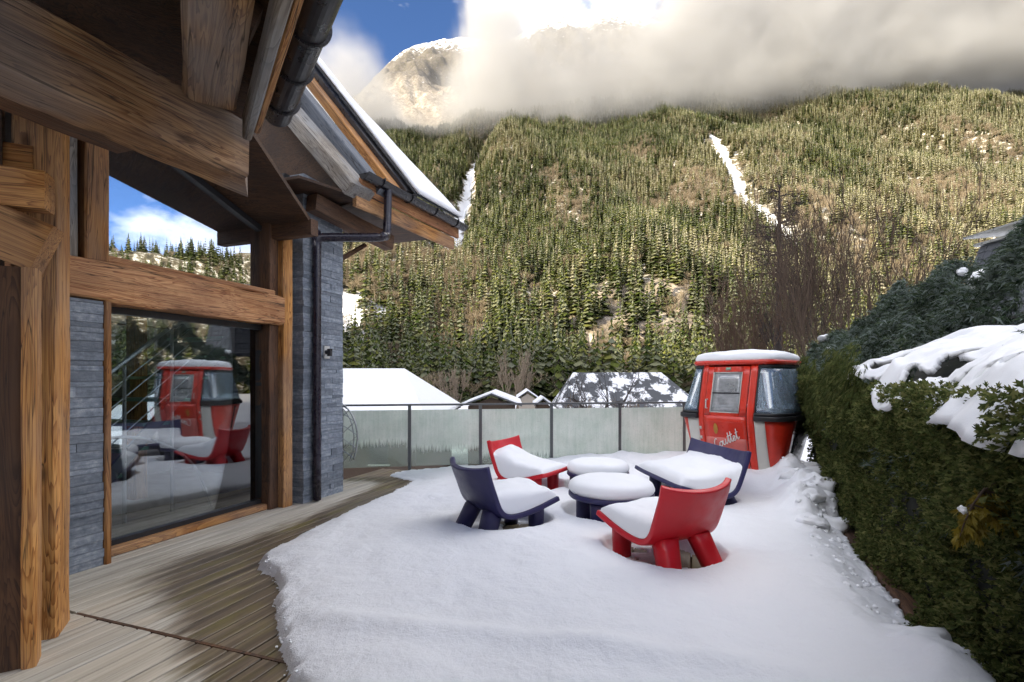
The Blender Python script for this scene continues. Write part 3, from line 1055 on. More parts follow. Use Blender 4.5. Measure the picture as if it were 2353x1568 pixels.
def snow_height(x, y):
    e = signed_edge(x, y)
    e = e + 0.035 * fbm(x * 7, y * 7, 5, 3) + 0.018 * fbm(x * 26, y * 26, 6, 2)
    base = 0.15 + 0.04 * fbm(x / 1.1, y / 1.1, 7, 3) + 0.016 * fbm(x * 2.2, y * 2.2, 8, 3) + 0.006 * fbm(x * 9, y * 9, 10, 2)
    prof = 1 - np.exp(-np.maximum(e, 0) / 0.2)
    lip = 0.05 * sstep(0.0, 0.03, e)
    h = np.where(e > 0, lip + (base - 0.05) * prof, -0.02)
    # thin tongue of slush out to the balustrade on the left
    h = h - 0.10 * np.exp(-((x + 1.5) / 0.8) ** 2 - ((y - 7.3) / 0.7) ** 2) * (e > 0)
    h = np.where(e > 0, np.maximum(h, 0.015), h)
    # trace of an old ridge near the bottom of the view
    rid = np.abs(y - (2.92 - 0.22 * (x + 1.1)) - 0.05 * fbm(x, x * 0 + 2, 9, 2))
    h += 0.035 * np.exp(-(rid / 0.1) ** 2) * sstep(0.08, 0.35, e) * (1 - sstep(0.6, 2.2, x))
    # foot of the balustrade: drifted
    tb = ((x - RA.x) * (RB.x - RA.x) + (y - RA.y) * (RB.y - RA.y)) / (RB - RA).length
    nb = ((x - RA.x) * (RB.y - RA.y) - (y - RA.y) * (RB.x - RA.x)) / (RB - RA).length
    dr = np.exp(-((nb - 0.12) / 0.4) ** 2) * sstep(-0.4, 1.6, x)
    h += dr * (0.13 + 0.06 * fbm(x * 2.6, y * 2.6, 12, 3)) 
    # cleared snow heaped along the hedge, highest by the cabin
    q = (x - H0.x) * NH.x + (y - H0.y) * NH.y          # distance in from the hedge
    s_ = (x - H0.x) * UH.x + (y - H0.y) * UH.y
    heap = np.exp(-((q - 0.22) / 0.3) ** 2) * sstep(1.6, 2.7, s_) * (1 - 0.5 * sstep(4.0, 4.6, s_))
    h += heap * (0.27 + 0.20 * fbm(x * 2.1, y * 2.1, 14, 3) + 0.10 * np.abs(fbm(x * 6, y * 6, 15, 3)))
    heap2 = np.exp(-((q - 0.12) / 0.16) ** 2) * (1 - sstep(-0.55, -0.2, s_))
    h += heap2 * (0.07 + 0.06 * fbm(x * 4, y * 4, 16, 3))
    h += 0.15 * np.exp(-((x - 3.25) / 0.55) ** 2 - ((y - 6.75) / 0.4) ** 2) * (1 + 0.5 * fbm(x * 3, y * 3, 28, 3))
    # melted, slushy edge along the timber
    mel = sstep(0.0, 0.42, q + 0.07 * fbm(x * 3, y * 3, 17, 3))
    mid = sstep(-0.35, 0.0, s_) * (1 - sstep(2.2, 2.8, s_))
    h = np.where(mid > 0, h * (1 - mid * (1 - mel) * 0.75), h)
    h += 0.028 * mid * np.abs(fbm(x * 15, y * 15, 18, 3)) * (1 - sstep(0.25, 0.5, q))
    h = np.where(q < 0.01 - 0.07 * (1 - mid) + 0.02 * fbm(x * 18, y * 18, 19, 2), -0.02, h)
    # hollows melted round the furniture
    for k, (c, hd, w) in CHAIRS.items():
        a, b = local(x, y, c, hd)
        ra = w / 2 + (0.07 if k != 'L' else -0.03); rb = 0.47
        d = (np.abs(a / ra) ** 2.6 + np.abs((b - (0.0 if k != 'L' else .05)) / rb) ** 2.6) ** (1 / 2.6)
        d = d + 0.05 * fbm(x * 3, y * 3, 23, 2)
        m = sstep(0.9, 1.05, d)
        inner = np.where((d < 0.86) & (fbm(x * 5, y * 5, 27, 3) > -0.12), -0.02, 0.014)
        h = np.where(h > 0, np.where(d < 0.9, inner, h * m + 0.014 * (1 - m)), h)
    for c, rad in TABLES.values():
        d = np.hypot(x - c.x, y - c.y) / (rad + 0.05) + 0.04 * fbm(x * 3, y * 3, 25, 2)
        m = sstep(0.84, 1.06, d)
        h = np.where(h > 0, h * m + 0.012 * (1 - m), h)
    return h


xs = np.arange(-2.7, 4.75, 0.0215); ys = np.arange(1.55, 9.25, 0.0215)
GX, GY = np.meshgrid(xs, ys, indexing='ij')
GH = snow_height(GX, GY)
nbd = ((GX - RA.x) * (RB.y - RA.y) - (GY - RA.y) * (RB.x - RA.x)) / (RB - RA).length
GH = np.where(nbd < 0.02, -0.02, GH)
live = GH > 0
fm = live[:-1, :-1] | live[1:, :-1] | live[1:, 1:] | live[:-1, 1:]
me = np_mesh('snow', np.stack([GX, GY, GH], -1).reshape(-1, 3), grid_faces(len(xs), len(ys), fm), M_snow)
snow = bpy.data.objects.new('snow', me); link(snow); tag(snow, kind='structure')

# timber edging between terrace and hedge
mb = MB()
L_ = 7.4
Mt = Matrix(((UH.x, NH.x, 0, 0), (UH.y, NH.y, 0, 0), (0, 0, 1, 0), (0, 0, 0, 1)))
Mt.translation = H0 + UH * -1.7 + NH * -0.07
n = 60
for i in range(n):
    pass
v = []; f = []
sec = [(-.06, -.15), (-.06, .035), (-.045, .05), (.045, .05), (.06, .035), (.06, -.15)]
r = random.Random(4)
for i in range(n):
    j1, j2 = r.uniform(-.004, .004), r.uniform(-.005, .005)
    for a, b in sec: v.append((L_ * i / (n - 1), a + j1, b + j2))
for i in range(n - 1):
    for j in range(6):
        j2 = (j + 1) % 6
        f.append((i * 6 + j, (i + 1) * 6 + j, (i + 1) * 6 + j2, i * 6 + j2))
mb.add(v, f)
edge = mb.build('edging_timber', M_brown, None, Mt, local=True)
tag(edge, 'long dark weathered edging timber between the snowy terrace and the hedge', 'timber')


# ================================================================== CHALET
def timber(name, parent, p0, p1, w, h, mat, up=(0, 0, 1), rough=0.005, cham=0.012, seg=0.11, e0=None, e1=None):
    """squared, slightly uneven beam; object X runs along the grain. e0/e1: end planes' normals for skewed cuts"""
    p0 = Vector(p0); p1 = Vector(p1); d = (p1 - p0); L = d.length; d.normalize()
    up = Vector(up); r_ = d.cross(up).normalized(); u_ = r_.cross(d).normalized()
    M = Matrix(((d.x, -r_.x, u_.x, p0.x), (d.y, -r_.y, u_.y, p0.y), (d.z, -r_.z, u_.z, p0.z), (0, 0, 0, 1)))
    n = max(2, int(L / seg) + 1)
    hw, hh = w / 2, h / 2; c = min(cham, hw * .4, hh * .4)
    sec = [(-hw + c, -hh), (hw - c, -hh), (hw, -hh + c), (hw, hh - c), (hw - c, hh), (-hw + c, hh), (-hw, hh - c), (-hw, -hh + c)]
    rr = random.Random(name + str(round(p0.x, 3)) + str(round(p0.z, 3)))
    s1, s2 = rr.uniform(0, 99), rr.uniform(0, 99)
    v = []; f = []
    Mi = M.to_3x3().inverted()
    for i in range(n):
        x = L * i / (n - 1)
        for k, (a, b) in enumerate(sec):
            ja = rough * float(fbm(np.array(x * 2.3 + s1), np.array(k * 1.7 + s2), 3, 3))
            jb = rough * float(fbm(np.array(x * 2.3 + s2), np.array(k * 1.3 + s1), 4, 3))
            xx = x
            for e, ii in ((e0, 0), (e1, n - 1)):
                if e is not None and i == ii:
                    nl = Mi @ Vector(e)
                    xx = x - (nl.y * a + nl.z * b) / nl.x
            v.append((xx, a + ja, b + jb))
    for i in range(n - 1):
        for k in range(8):
            k2 = (k + 1) % 8
            f.append((i * 8 + k, (i + 1) * 8 + k, (i + 1) * 8 + k2, i * 8 + k2)[::-1])
    f.append(tuple(range(8))); f.append(tuple((n - 1) * 8 + k for k in range(8))[::-1])
    me = bpy.data.meshes.new(name); me.from_pydata(v, [], [q[::-1] for q in f]); me.materials.append(mat)
    o = bpy.data.objects.new(name, me)
    link(o, parent, M)
    return o


chalet = thing('chalet', wall(0, 0, 0), 'timber and stone chalet with deep eaves and large reflecting windows beside the deck', 'chalet')


def wprism(name, t0, t1, o0, o1, z0, z1, mat, parent=chalet, bevel=0.0):
    """box in wall coordinates, object X along the wall"""
    M = Matrix(((U.x, -N.x, 0, 0), (U.y, -N.y, 0, 0), (0, 0, 1, 0), (0, 0, 0, 1)))
    M.translation = wall((t0 + t1) / 2, (o0 + o1) / 2, (z0 + z1) / 2)
    m = MB(); m.box((0, 0, 0), (t1 - t0, o1 - o0, z1 - z0))
    return m.build(name, mat, parent, M, local=True, bevel=bevel)


def stone_pier(t0, t1, o0, o1, z0, z1, ch=0.068):
    core = wprism('stone_pier', t0 + .02, t1 - .02, o0 + .02, o1 - .02, z0, z1, M_stone)
    r = random.Random(int(t0 * 100))
    z = z0
    while z < z1 - 0.01:
        h_ = min(r.choice((ch * .6, ch, ch, ch * 1.25)), z1 - z)
        cut = sorted(r.uniform(0.15, 0.85) for _ in range(1 if (t1 - t0) < .6 else 2))
        xs_ = [0] + cut + [1]
        for a, b in zip(xs_[:-1], xs_[1:]):
            pr = r.uniform(-.004, .010)
            e_a = -r.uniform(0, .008) if a == 0 else 0.0015
            e_b = r.uniform(0, .008) if b == 1 else -0.0015
            wprism('stone_strip', t0 + (t1 - t0) * a + e_a, t0 + (t1 - t0) * b + e_b, o0 - .002, o1 + pr, z + .0015, z + h_ - .0015, M_stone, core)
        z += h_
    return core


# --- window wall
PT0 = onwall(163, 700, 0.24)[0]; PT1 = onwall(236, 700, 0.24)[0]
stone_pier(PT0 - 0.9, PT1, -0.1, 0.24, 0.0, 2.13)
ST1 = onwall(256, 700, 0.25)[0]
timber('door_trim', chalet, wall((PT1 + ST1) / 2 + .003, 0.2, 0.0), wall((PT1 + ST1) / 2 + .003, 0.2, 2.13), ST1 - PT1 - .006, 0.12, M_honey, up=N)
TJB = onwall(607, 900, 0.05)[0]; TPA = onwall(650, 900, 0.22)[0]; TPB = onwall(672, 900, 0.22)[0]
LT1 = onwall(649, 700, 0.22)[0]
timber('lintel_beam', chalet, wall(PT0 - 0.9, 0.09, 2.30), wall(LT1 + .02, 0.09, 2.30), 0.3, 0.33, M_red, rough=0.03, cham=0.03)
timber('window_sill', chalet, wall(ST1, 0.12, 2.49), wall(LT1 - .1, 0.12, 2.49), 0.18, 0.06, M_red, rough=.004)
timber('threshold', chalet, wall(ST1 + .01, 0.04, 0.035), wall(TPA - .01, 0.04, 0.035), 0.16, 0.07, M_honey)
timber('jamb', chalet, wall(TJB + .06, 0.04, 0.0), wall(TJB + .06, 0.04, 3.55), 0.16, 0.22, M_brown, up=N)
timber('jamb', chalet, wall(TJB + .2, 0.0, 0.0), wall(TJB + .2, 0.0, 3.55), 0.11, 0.2, M_brown, up=N)
timber('post', chalet, wall((TPA + TPB) / 2, 0.16, 0.0), wall((TPA + TPB) / 2, 0.16, 3.6), TPB - TPA, 0.14, M_honey, up=N)
SP0 = onwall(697, 900, 0.30)[0]; SP1 = onwall(787, 900, 0.30)[0]
wprism('recess_shade_board', TPB, SP0 + .02, -.05, 0.10, 0.0, 3.98, M_frame)  # near-black board: the recess shadow is put into its colour
stone_pier(SP0, SP1, -0.35, 0.30, 0.0, 3.98)
# upper window post and boards
UA = onwall(193, 500, 0.2)[0]; UB = onwall(248, 500, 0.2)[0]
timber('post', chalet, wall((UA + UB) / 2, 0.14, 2.46), wall((UA + UB) / 2, 0.14, 4.1), UB - UA, 0.16, M_honey, up=N)
UC = onwall(160, 500, 0.16)[0]; UD = onwall(179, 500, 0.16)[0]
timber('post', chalet, wall((UC + UD) / 2 - .12, 0.1, 2.46), wall((UC + UD) / 2 - .12, 0.1, 4.2), UD - UC + .24, 0.14, M_grey, up=N)
wprism('recess_shade_board', UD, UA, -.06, 0.02, 2.46, 4.2, M_frame)  # same black again, painting the shade of the upper recess


def zroof(t):                    # underside of the far roof over the glazing falls away along the wall
    return 3.80 - 0.345 * (t - 0.1) - 0.05


GL1 = onwall(597, 600, 0.0)[0]
# lower window
wprism('window_frame', ST1, ST1 + .035, -.04, .03, 0.07, 2.13, M_frame)
wprism('window_frame', GL1 + .0, TJB - .02, -.04, .03, 0.07, 2.13, M_frame)
wprism('window_frame', ST1 + .035, GL1, -.04, .03, 0.07, 0.115, M_frame)
wprism('window_frame', ST1 + .035, GL1, -.04, .03, 2.07, 2.13, M_frame)
wprism('window_pane', ST1 + .035, GL1, -.012, 0.0, 0.115, 2.07, M_glass)
# upper window: trapezium under the roof slope
m = MB()
q0, q1 = UB - .02, GL1
m.prism([wall(q0, -.012, 2.5), wall(q1, -.012, 2.5), wall(q1, -.012, zroof(q1) - .02), wall(q0, -.012, zroof(q0) - .02)], N * .012)
m.build('window_pane', M_glass_top, chalet)
m = MB(); m.bar(wall(q0, 0, zroof(q0)), wall(q1, 0, zroof(q1)), .07, .06); m.build('window_frame', M_frame, chalet)
wprism('window_frame', q1, q1 + .05, -.04, .03, 2.5, zroof(q1), M_frame)
wprism('window_frame', q0, q1, -.03, .03, 2.465, 2.5, M_frame)

# --- soffit of the far roof over the wall
m = MB()
ta, tb_ = -2.2, 1.85
m.prism([wall(ta, -.3, zroof(ta) + .05), wall(tb_, -.3, zroof(tb_) + .05), wall(tb_, 0.6, zroof(tb_) + .05), wall(ta, 1.95, zroof(ta) + .05)], (0, 0, .05))
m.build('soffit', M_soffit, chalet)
for k, tt in enumerate((1.66,)):
    timber('rafter', chalet, wall(tt + .0, -.25, zroof(tt) + .0), wall(tt + .02, .7, zroof(tt) + .0), .12, .18, M_brown)
# wall plate that runs out to carry the eave
timber('wall_plate', chalet, wall(1.95, 0.42, 3.62), wall(3.3, 0.62, 3.45), 0.17, 0.2, M_brown, rough=.01)

# --- far eave: gutter, fascia, stepped verge boards
ZG = 4.0
g0 = at(836, 398, F * (ZG - EYE) / (HZ - 398)); g1 = at(1066, 522, F * (ZG - EYE) / (HZ - 522))
gd = (g1 - g0).normalized()
gn = Vector((gd.y, -gd.x, 0))


def gutter(a, b, rad, parent, nbr, caps=True):
    d = (b - a).normalized(); s_ = Vector((d.y, -d.x, 0))
    m = MB(); k = 14
    prof = [(-math.cos(math.pi * i / k) * rad, -math.sin(math.pi * i / k) * rad) for i in range(k + 1)]
    prof2 = [(x * 0.93, y * 0.93) for x, y in prof][::-1]
    pp = prof + [(rad * 1.12, .01)] + prof2
    va = [a + s_ * x + Z3 * y for x, y in pp]
    m.prism(va, b - a)
    g = m.build('gutter', M_black, parent, smooth=False)
    for p in (a, b):
        m = MB(); m.prism([p + s_ * x * 1.02 + Z3 * y * 1.02 for x, y in prof], d * (.012 if p is a else -.012)); m.build('gutter_end', M_black, g)
    for i in range(nbr):
        c = a + (b - a) * ((i + .5) / nbr)
        m = MB()
        pr = [(-math.cos(math.pi * j / k - .2) * rad * 1.05, -math.sin(math.pi * j / k - .2) * rad * 1.05 + .01) for j in range(k + 3)]
        for q in range(len(pr) - 1):
            m.bar(c + s_ * pr[q][0] + Z3 * pr[q][1], c + s_ * pr[q + 1][0] + Z3 * pr[q + 1][1], .035, .012, up=d)
        m.build('gutter_bracket', M_black, g)
    return g


gutter(g0, g1, 0.072, chalet, 4)
fd = gn * -0.105
t_a, t_b = 0.06, (g1 - g0).length - .03
timber('fascia_board', chalet, g0 + gd * t_a + fd + Z3 * -.1, g0 + gd * t_b + fd + Z3 * -.1, .05, .175, M_red, rough=.003)
timber('fascia_board', chalet, g0 + gd * (t_a - .05) + fd * 1.45 + Z3 * -.285, g0 + gd * (t_b - .07) + fd * 1.45 + Z3 * -.285, .06, .19, M_honey, rough=.003)
# verge boards, lower ends on the eave, each in a plane square to the eave
VB = [((822, 440), (677, 268), .09, M_grey), ((872, 446), (690, 218), .10, M_blue), ((915, 448), (706, 178), .06, M_honey), ((936, 440), (714, 150), .05, M_black)]
ends = []
for (lx, ly), (ux, uy), hgt_, mt in VB:
    k = (lx - F) / F
    base = g0 + fd * 1.2
    tq = (k * base.y - base.x) / (gd.x - k * gd.y)
    A = base + gd * tq
    A = Vector((A.x, A.y, EYE - (ly - HZ) / F * A.y))
    ku = (ux - F) / F
    s_ = (ku * A.y - A.x) / (-gn.x + ku * gn.y)
    B = A - gn * s_
    B = Vector((B.x, B.y, EYE - (uy - HZ) / F * B.y))
    d = (B - A)
    ends.append((A, B))
    timber('verge_board', chalet, A - d * .03, B + d * 1.6, .42 if mt is M_grey else .25, hgt_ * 1.95, mt, up=gd.cross(d.normalized()) * -1 if False else Vector((0, 0, 1)), rough=.004)
# roof deck and slates above the verge
A, B = ends[-1]
dd = (B - A)
m = MB()
off = gd * 0.0
r0 = A + Z3 * .045 - dd * .06 + gn * .05
m.prism([r0 - gd * .02, r0 + dd * 2.6 - gd * .02, r0 + dd * 2.6 + gd * .13, r0 + dd * 0.75 + gd * .13, r0 + gd * 1.15], Z3 * .03)
roof = m.build('roof', M_slate, chalet)
for i in range(27):
    a = r0 + dd * (i * .094) + Z3 * .032
    m = MB(); b = a + dd * .12 + Z3 * .018
    ww = max(.13, 1.15 - 1.02 * (i * .094) / .75)
    m.prism([a - gd * .05, b - gd * .05, b + gd * ww, a + gd * ww], Z3 * .016)
    m.build('slate_course', M_slate, roof)
# dark underside between first verge board and wall
A0, B0 = ends[0]
d0 = B0 - A0
m = MB()
Be = A0 + d0 * 2.7
m.prism([A0 + gd * .12, Be + gd * .12, Vector((Be.x, Be.y, A0.z - .25)) + gd * .12, Vector((A0.x, A0.y, A0.z - .06)) + gd * .12], gd * .04)
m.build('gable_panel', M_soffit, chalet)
m = MB()
sa_, sb_ = A0 + gd * .05 + Z3 * -.07, A0 + gd * 2.0 + fd * .5 + Z3 * -.07
ta_ = (sa_ - P0).dot(U); tb2 = (sb_ - P0).dot(U)
m.prism([sa_, sb_, wall(tb2, -.3, sa_.z), wall(1.55, -.3, sa_.z), wall(1.55, .6, sa_.z)], (0, 0, .03)); m.build('soffit', M_soffit, chalet)
timber('brace', chalet, wall(SP1 + .0, .12, 3.05), wall(SP1 + .5, .3, 3.42), .05, .06, M_brown)

# snow lying on the far roof
nx, ny = 64, 24
sv = []
for i in range(nx):
    for j in range(ny):
        a = i / (nx - 1); b = j / (ny - 1)
        p = r0 + dd * (a * 2.62 - .02) + gd * (b * max(.15, 1.17 - 3.56 * a) - .03) + Z3 * .075
        ed = min(1, min(a * 14, b * 14, (1 - b) * 14, 1)) ** .5
        p += Z3 * (ed * (.03 + .02 * float(fbm(np.array(a * 9.), np.array(b * 5.), 3, 3))) - .012)
        sv.append(tuple(p))
me = np_mesh('roof_snow', np.array(sv), grid_faces(nx, ny), M_cap)
o = bpy.data.objects.new('roof_snow', me); link(o); so = o.modifiers.new('s', 'SOLIDIFY'); so.thickness = .04; so.offset = -1
tag(o, 'thin layer of snow on the slate roof above the far eave', 'snow')

# --- downpipe
o_top = g0 + gd * 0.46 + Z3 * -.05
pp0 = wall(onwall(728, 900, 0.37)[0], 0.37, 0)
m = MB()
bend = at(897, 520, (o_top.y) - .02); low = at(880, 545, o_top.y - .15); inn = Vector((pp0.x, pp0.y, 0)) + Z3 * (EYE + (HZ - 546) / F * pp0.y)
low = Vector((low.x, low.y, EYE + (HZ - 546) / F * low.y)); 
path = [o_top, o_top + Z3 * -.06, o_top + Z3 * -.2 + (low - o_top) * .06, Vector((o_top.x, o_top.y, low.z + .1)).lerp(low, .25), low + Z3 * .02, low.lerp(inn, .1), low.lerp(inn, .85), inn.lerp(low, .05) + Z3 * -.01, inn + Z3 * -.07, inn + Z3 * -.16, pp0 + Z3 * .02]


def smooth_path(pts, n=6):
    pts = [Vector(p) for p in pts]; out = []
    for i in range(len(pts) - 1):
        a = pts[max(i - 1, 0)]; b = pts[i]; c = pts[i + 1]; d = pts[min(i + 2, len(pts) - 1)]
        for k in range(n):
            u = k / n
            out.append(0.5 * ((2 * b) + (c - a) * u + (2 * a - 5 * b + 4 * c - d) * u * u + (3 * b - a - 3 * c + d) * u ** 3))
    out.append(pts[-1]); return out


m.tube(smooth_path(path, 5), 0.052, 14)
dp = m.build('downpipe', M_pipe, chalet, smooth=True)
for zz in (2.75, 0.28):
    m = MB(); m.tube([pp0 + Z3 * zz, pp0 + Z3 * (zz + .045)], .053, 14); m.bar(pp0 + Z3 * (zz + .02), pp0 + Z3 * (zz + .02) - N * .07, .02, .02); m.build('pipe_clamp', M_pipe, dp)
# small lantern on the far pier
lp = wall(onwall(748, 810, 0.30)[0], 0.30, onwall(748, 810, 0.30)[1])
lamp = wprism('wall_lamp', 0, .1, 0, .02, 0, .16, M_gwhite, bevel=.004)
lamp.matrix_basis = WM[chalet.name].inverted() @ (Matrix.Translation(lp + N * .016) @ Matrix(((U.x, -N.x, 0, 0), (U.y, -N.y, 0, 0), (0, 0, 1, 0), (0, 0, 0, 1))))
WM[lamp.name] = Matrix.Translation(lp + N * .016) @ Matrix(((U.x, -N.x, 0, 0), (U.y, -N.y, 0, 0), (0, 0, 1, 0), (0, 0, 0, 1)))
m = MB(); m.tube([lp + N * .02 + U * -.02, lp + N * .09 + U * -.03], .028, 10); m.tube([lp + N * .09 + U * -.03 + Z3 * -.05, lp + N * .09 + U * -.03 + Z3 * .04], .032, 10); m.build('lamp_arm', M_black, lamp)

# --- great purlin under the near roof, its end cut parallel to the near eave
PA = at(564, 404, F * 1.25 / 468)
HE = R(-33)
UE = Vector((math.sin(HE), math.cos(HE), 0)); NE = Vector((math.cos(HE), -math.sin(HE), 0))
BU = R(20.5); BD = Vector((math.sin(BU), math.cos(BU), 0)); BN = Vector((math.cos(BU), -math.sin(BU), 0))
pc = PA - BN * .15 + BD * .142 + Z3 * .175
cutn = Vector((math.cos(R(-26)), -math.sin(R(-26)), 0))
timber('purlin', chalet, pc - BD * 2.6, pc, .30, .35, M_old, rough=.014, cham=.02, e1=cutn)
timber('purlin', chalet, pc - BD * 3.0 - BN * .85 + Z3 * .42, pc - BD * .35 - BN * .85 + Z3 * .42, .26, .3, M_brown, rough=.012)
timber('purlin', chalet, pc - BD * 3.0 - BN * .28 + Z3 * -.02, pc - BD * .55 - BN * .28 + Z3 * -.02, .2, .22, M_brown, rough=.012)

# --- near eave over the camera's left
e_far = Vector((-1.455, 3.17, 0)); 


def eave(s_, left=0.0, z=0.0):           # s_ runs back toward and past the camera, left = into the roof
    return e_far - UE * s_ - NE * left + Z3 * z


gutter(eave(2.6, 0, 3.15), eave(0.0, 0, 3.15), 0.085, chalet, 7)
timber('fascia_board', chalet, eave(5.5, .115, 3.08), eave(.03, .115, 3.08), .035, .2, M_honey, rough=.003)
timber('fascia_board', chalet, eave(5.5, .165, 3.02), eave(.0, .165, 3.02), .05, .16, M_grey, rough=.003)
pit = math.tan(R(20))
m = MB()
m.prism([eave(-.06, .12, 3.22), eave(6, .12, 3.22), eave(6, 6.5, 3.22 + 6.4 * pit), eave(-.06, 6.5, 3.22 + 6.4 * pit)], (0, 0, .14))
m.prism([eave(-.07, .13, 3.23), eave(-.07, 6.5, 3.22 + 6.38 * pit), eave(-1.5, 6.5, 3.22 + 6.38 * pit), eave(-1.5, 1.0, 3.22 + .88 * pit), eave(-.62, .13, 3.23)], (0, 0, .13))
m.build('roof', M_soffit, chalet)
timber('eave_beam', chalet, eave(4.5, .42, 3.14), eave(.12, .36, 3.14), .26, .2, M_old, rough=.012, cham=.02)
for k in range(6):
    s_ = .75 + k * .8
    timber('rafter', chalet, eave(s_, .2, 3.22 + .1 * pit - .08), eave(s_, 5.5, 3.22 + 5.4 * pit - .08), .12, .16, M_brown, rough=.01)
timber('purlin', chalet, eave(5.5, 1.7, 3.22 + 1.58 * pit - .30), eave(-.2, 1.7, 3.22 + 1.58 * pit - .30), .26, .28, M_brown, rough=.012)

# --- near wing: plank wall, posts and brackets at the left
Pc = ground(83, 1534)                       # corner of the plank wall
NW = Vector((-NE.x, -NE.y, 0))
wd = (ground(0, 1549) - ground(83, 1534)).normalized()
for k in range(14):
    a = Pc + wd * (k * .165 + .004); b = Pc + wd * ((k + 1) * .165 - .003)
    c = (a + b) / 2 + UE * .03
    timber('wall_plank', chalet, c, c + Z3 * 2.08, .158, .03, M_brown, up=UE, rough=.002, cham=.004)
P2 = ground(98, 1503)
pd = (P2 - Pc).normalized()
timber('post', chalet, Pc + pd * .075 + Vector((-pd.y, pd.x, 0)) * .03 , Pc + pd * .075 + Vector((-pd.y, pd.x, 0)) * .03 + Z3 * 2.08, .06, .15, M_honey, up=pd)
P1 = ground(131, 1466); P1b = ground(161.5, 1423)
p1d = (P1b - P1).normalized(); p1n = Vector((-p1d.y, p1d.x, 0))
timber('post', chalet, P1 + p1d * .13 + p1n * .1, P1 + p1d * .13 + p1n * .1 + Z3 * 3.6, .2, .26, M_honey, up=p1d, rough=.008)
# tie beam and knee brace above the plank wall
timber('tie_beam', chalet, P1 + p1d * .08 + p1n * .1 + Z3 * 2.71, P1 + p1d * .02 + wd * 2.2 + Z3 * 2.71, .2, .24, M_honey, rough=.012)
kb0 = Pc + p1d * .1 + Z3 * 2.07; 
timber('knee_brace', chalet, kb0 + wd * -.02 + Z3 * .12, kb0 + wd * .75 + Z3 * .44, .16, .26, M_honey, rough=.012)
timber('header', chalet, Pc + pd * .09 + wd * -.04 + Z3 * 2.5, Pc + pd * .09 + wd * 2.2 + Z3 * 2.5, .14, .2, M_honey, rough=.012)
m = MB()
bk = eave(-.5, 3.6, 0)
m.prism([Pc + wd * .2 + pd * .3, Pc + wd * .2 + pd * .3 + wd * 2.6, Pc + wd * 2.8 + pd * .3 + Z3 * 3.9, Pc + wd * .2 + pd * .3 + Z3 * 3.3], pd * .06)
m.build('wall', M_soffit, chalet)
m = MB()
for a, b in ((wall(-1.4, .1), wall(-1.4, -3)),):
    m.prism([a, b, b + Z3 * 4.6, a + Z3 * 4.6], U * .1)
m.build('wall', M_iwall, chalet)
# the house goes on behind the viewer
m = MB(); a = eave(1.2, 2.0, -.1); b = eave(7.5, 2.0, -.1)
m.prism([a, b, b + Z3 * 3.9, a + Z3 * 3.9], NE * -.3); m.build('wall', M_render, chalet)

# --- room behind the glass
ro = -3.2
m = MB()
def rq(p): m.prism(p[0], p[1])
m.prism([wall(-1.3, -.12, 0.04), wall(3.2, -.12, 0.04), wall(3.2, ro, 0.04), wall(-1.3, ro, 0.04)], Z3 * -.1); m.build('room_floor', M_ifloor, chalet)
for ta_, tb2, za, zb_ in ((-1.3, .9, 0, 4.3), (2.7, 3.2, 0, 4.3), (.9, 2.7, 0, .5), (.9, 2.7, 2.3, 4.3)):
    m = MB(); m.prism([wall(ta_, ro, za), wall(tb2, ro, za), wall(tb2, ro, zb_), wall(ta_, ro, zb_)], N * -.1); m.build('room_wall', M_iwall, chalet)
m = MB(); m.prism([wall(.9, ro - .04, .5), wall(2.7, ro - .04, .5), wall(2.7, ro - .04, 2.3), wall(.9, ro - .04, 2.3)], N * -.01); m.build('rear_window', M_glass, chalet)
m = MB(); m.prism([wall(2.95, -.36, 0), wall(2.95, ro, 0), wall(2.95, ro, 4.3), wall(2.95, -.36, 4.3)], U * .1); m.build('room_wall', M_iwall, chalet)
m = MB(); m.prism([wall(-1.3, -.12, 2.32), wall(3.2, -.12, 2.32), wall(3.2, ro, 2.32), wall(-1.3, ro, 2.32)], Z3 * .14); m.build('room_ceiling', M_iwhite, chalet)
m = MB(); m.prism([wall(-1.3, ro, 4.3), wall(3.2, ro, 4.3), wall(3.2, -.3, 3.9), wall(-1.3, -.3, 4.3)], Z3 * .1); m.build('room_ceiling', M_iwall, chalet)
timber('post', chalet, wall(1.35, -1.7, .04), wall(1.35, -1.7, 2.3), .16, .16, M_honey, up=N)
# open staircase with cable rail
st = thing('staircase', wall(.6, -1.2, .04), 'open metal staircase with green-edged treads behind the lower window', 'staircase')
for k in range(8):
    z = .25 + k * .25
    m = MB(); a = wall(.05 + k * .24, -.75, z); m.prism([a, a + U * .3, a + U * .3 - N * .95, a - N * .95], Z3 * .035); m.build('tread', M_tread, st)
for o_ in (-.72, -1.72):
    m = MB(); m.bar(wall(.0, o_, .1), wall(2.0, o_, 2.2), .04, .12); m.build('stringer', M_dsteel, st)
for dz in (1.0, .82, .64, .46, .28):
    m = MB(); m.tube([wall(-.15, -.7, .1 + dz), wall(1.25, -.7, 1.55 + dz - .3)], .022 if dz == 1.0 else .006, 6); m.build('handrail' if dz == 1.0 else 'rail_cable', M_steel, st)
for tt in (.05, .55, 1.05):
    m = MB(); m.tube([wall(tt, -.7, .04), wall(tt, -.7, .1 + tt + .98)], .018, 8); m.build('baluster', M_steel, st)
m = MB(); m.tube(smooth_path([wall(.05, -.4, .95), wall(.5, -.32, .92), wall(.95, -.28, .62), wall(1.2, -.26, .06)], 8), .014, 8); m.build('handrail', M_steel, st, smooth=True)

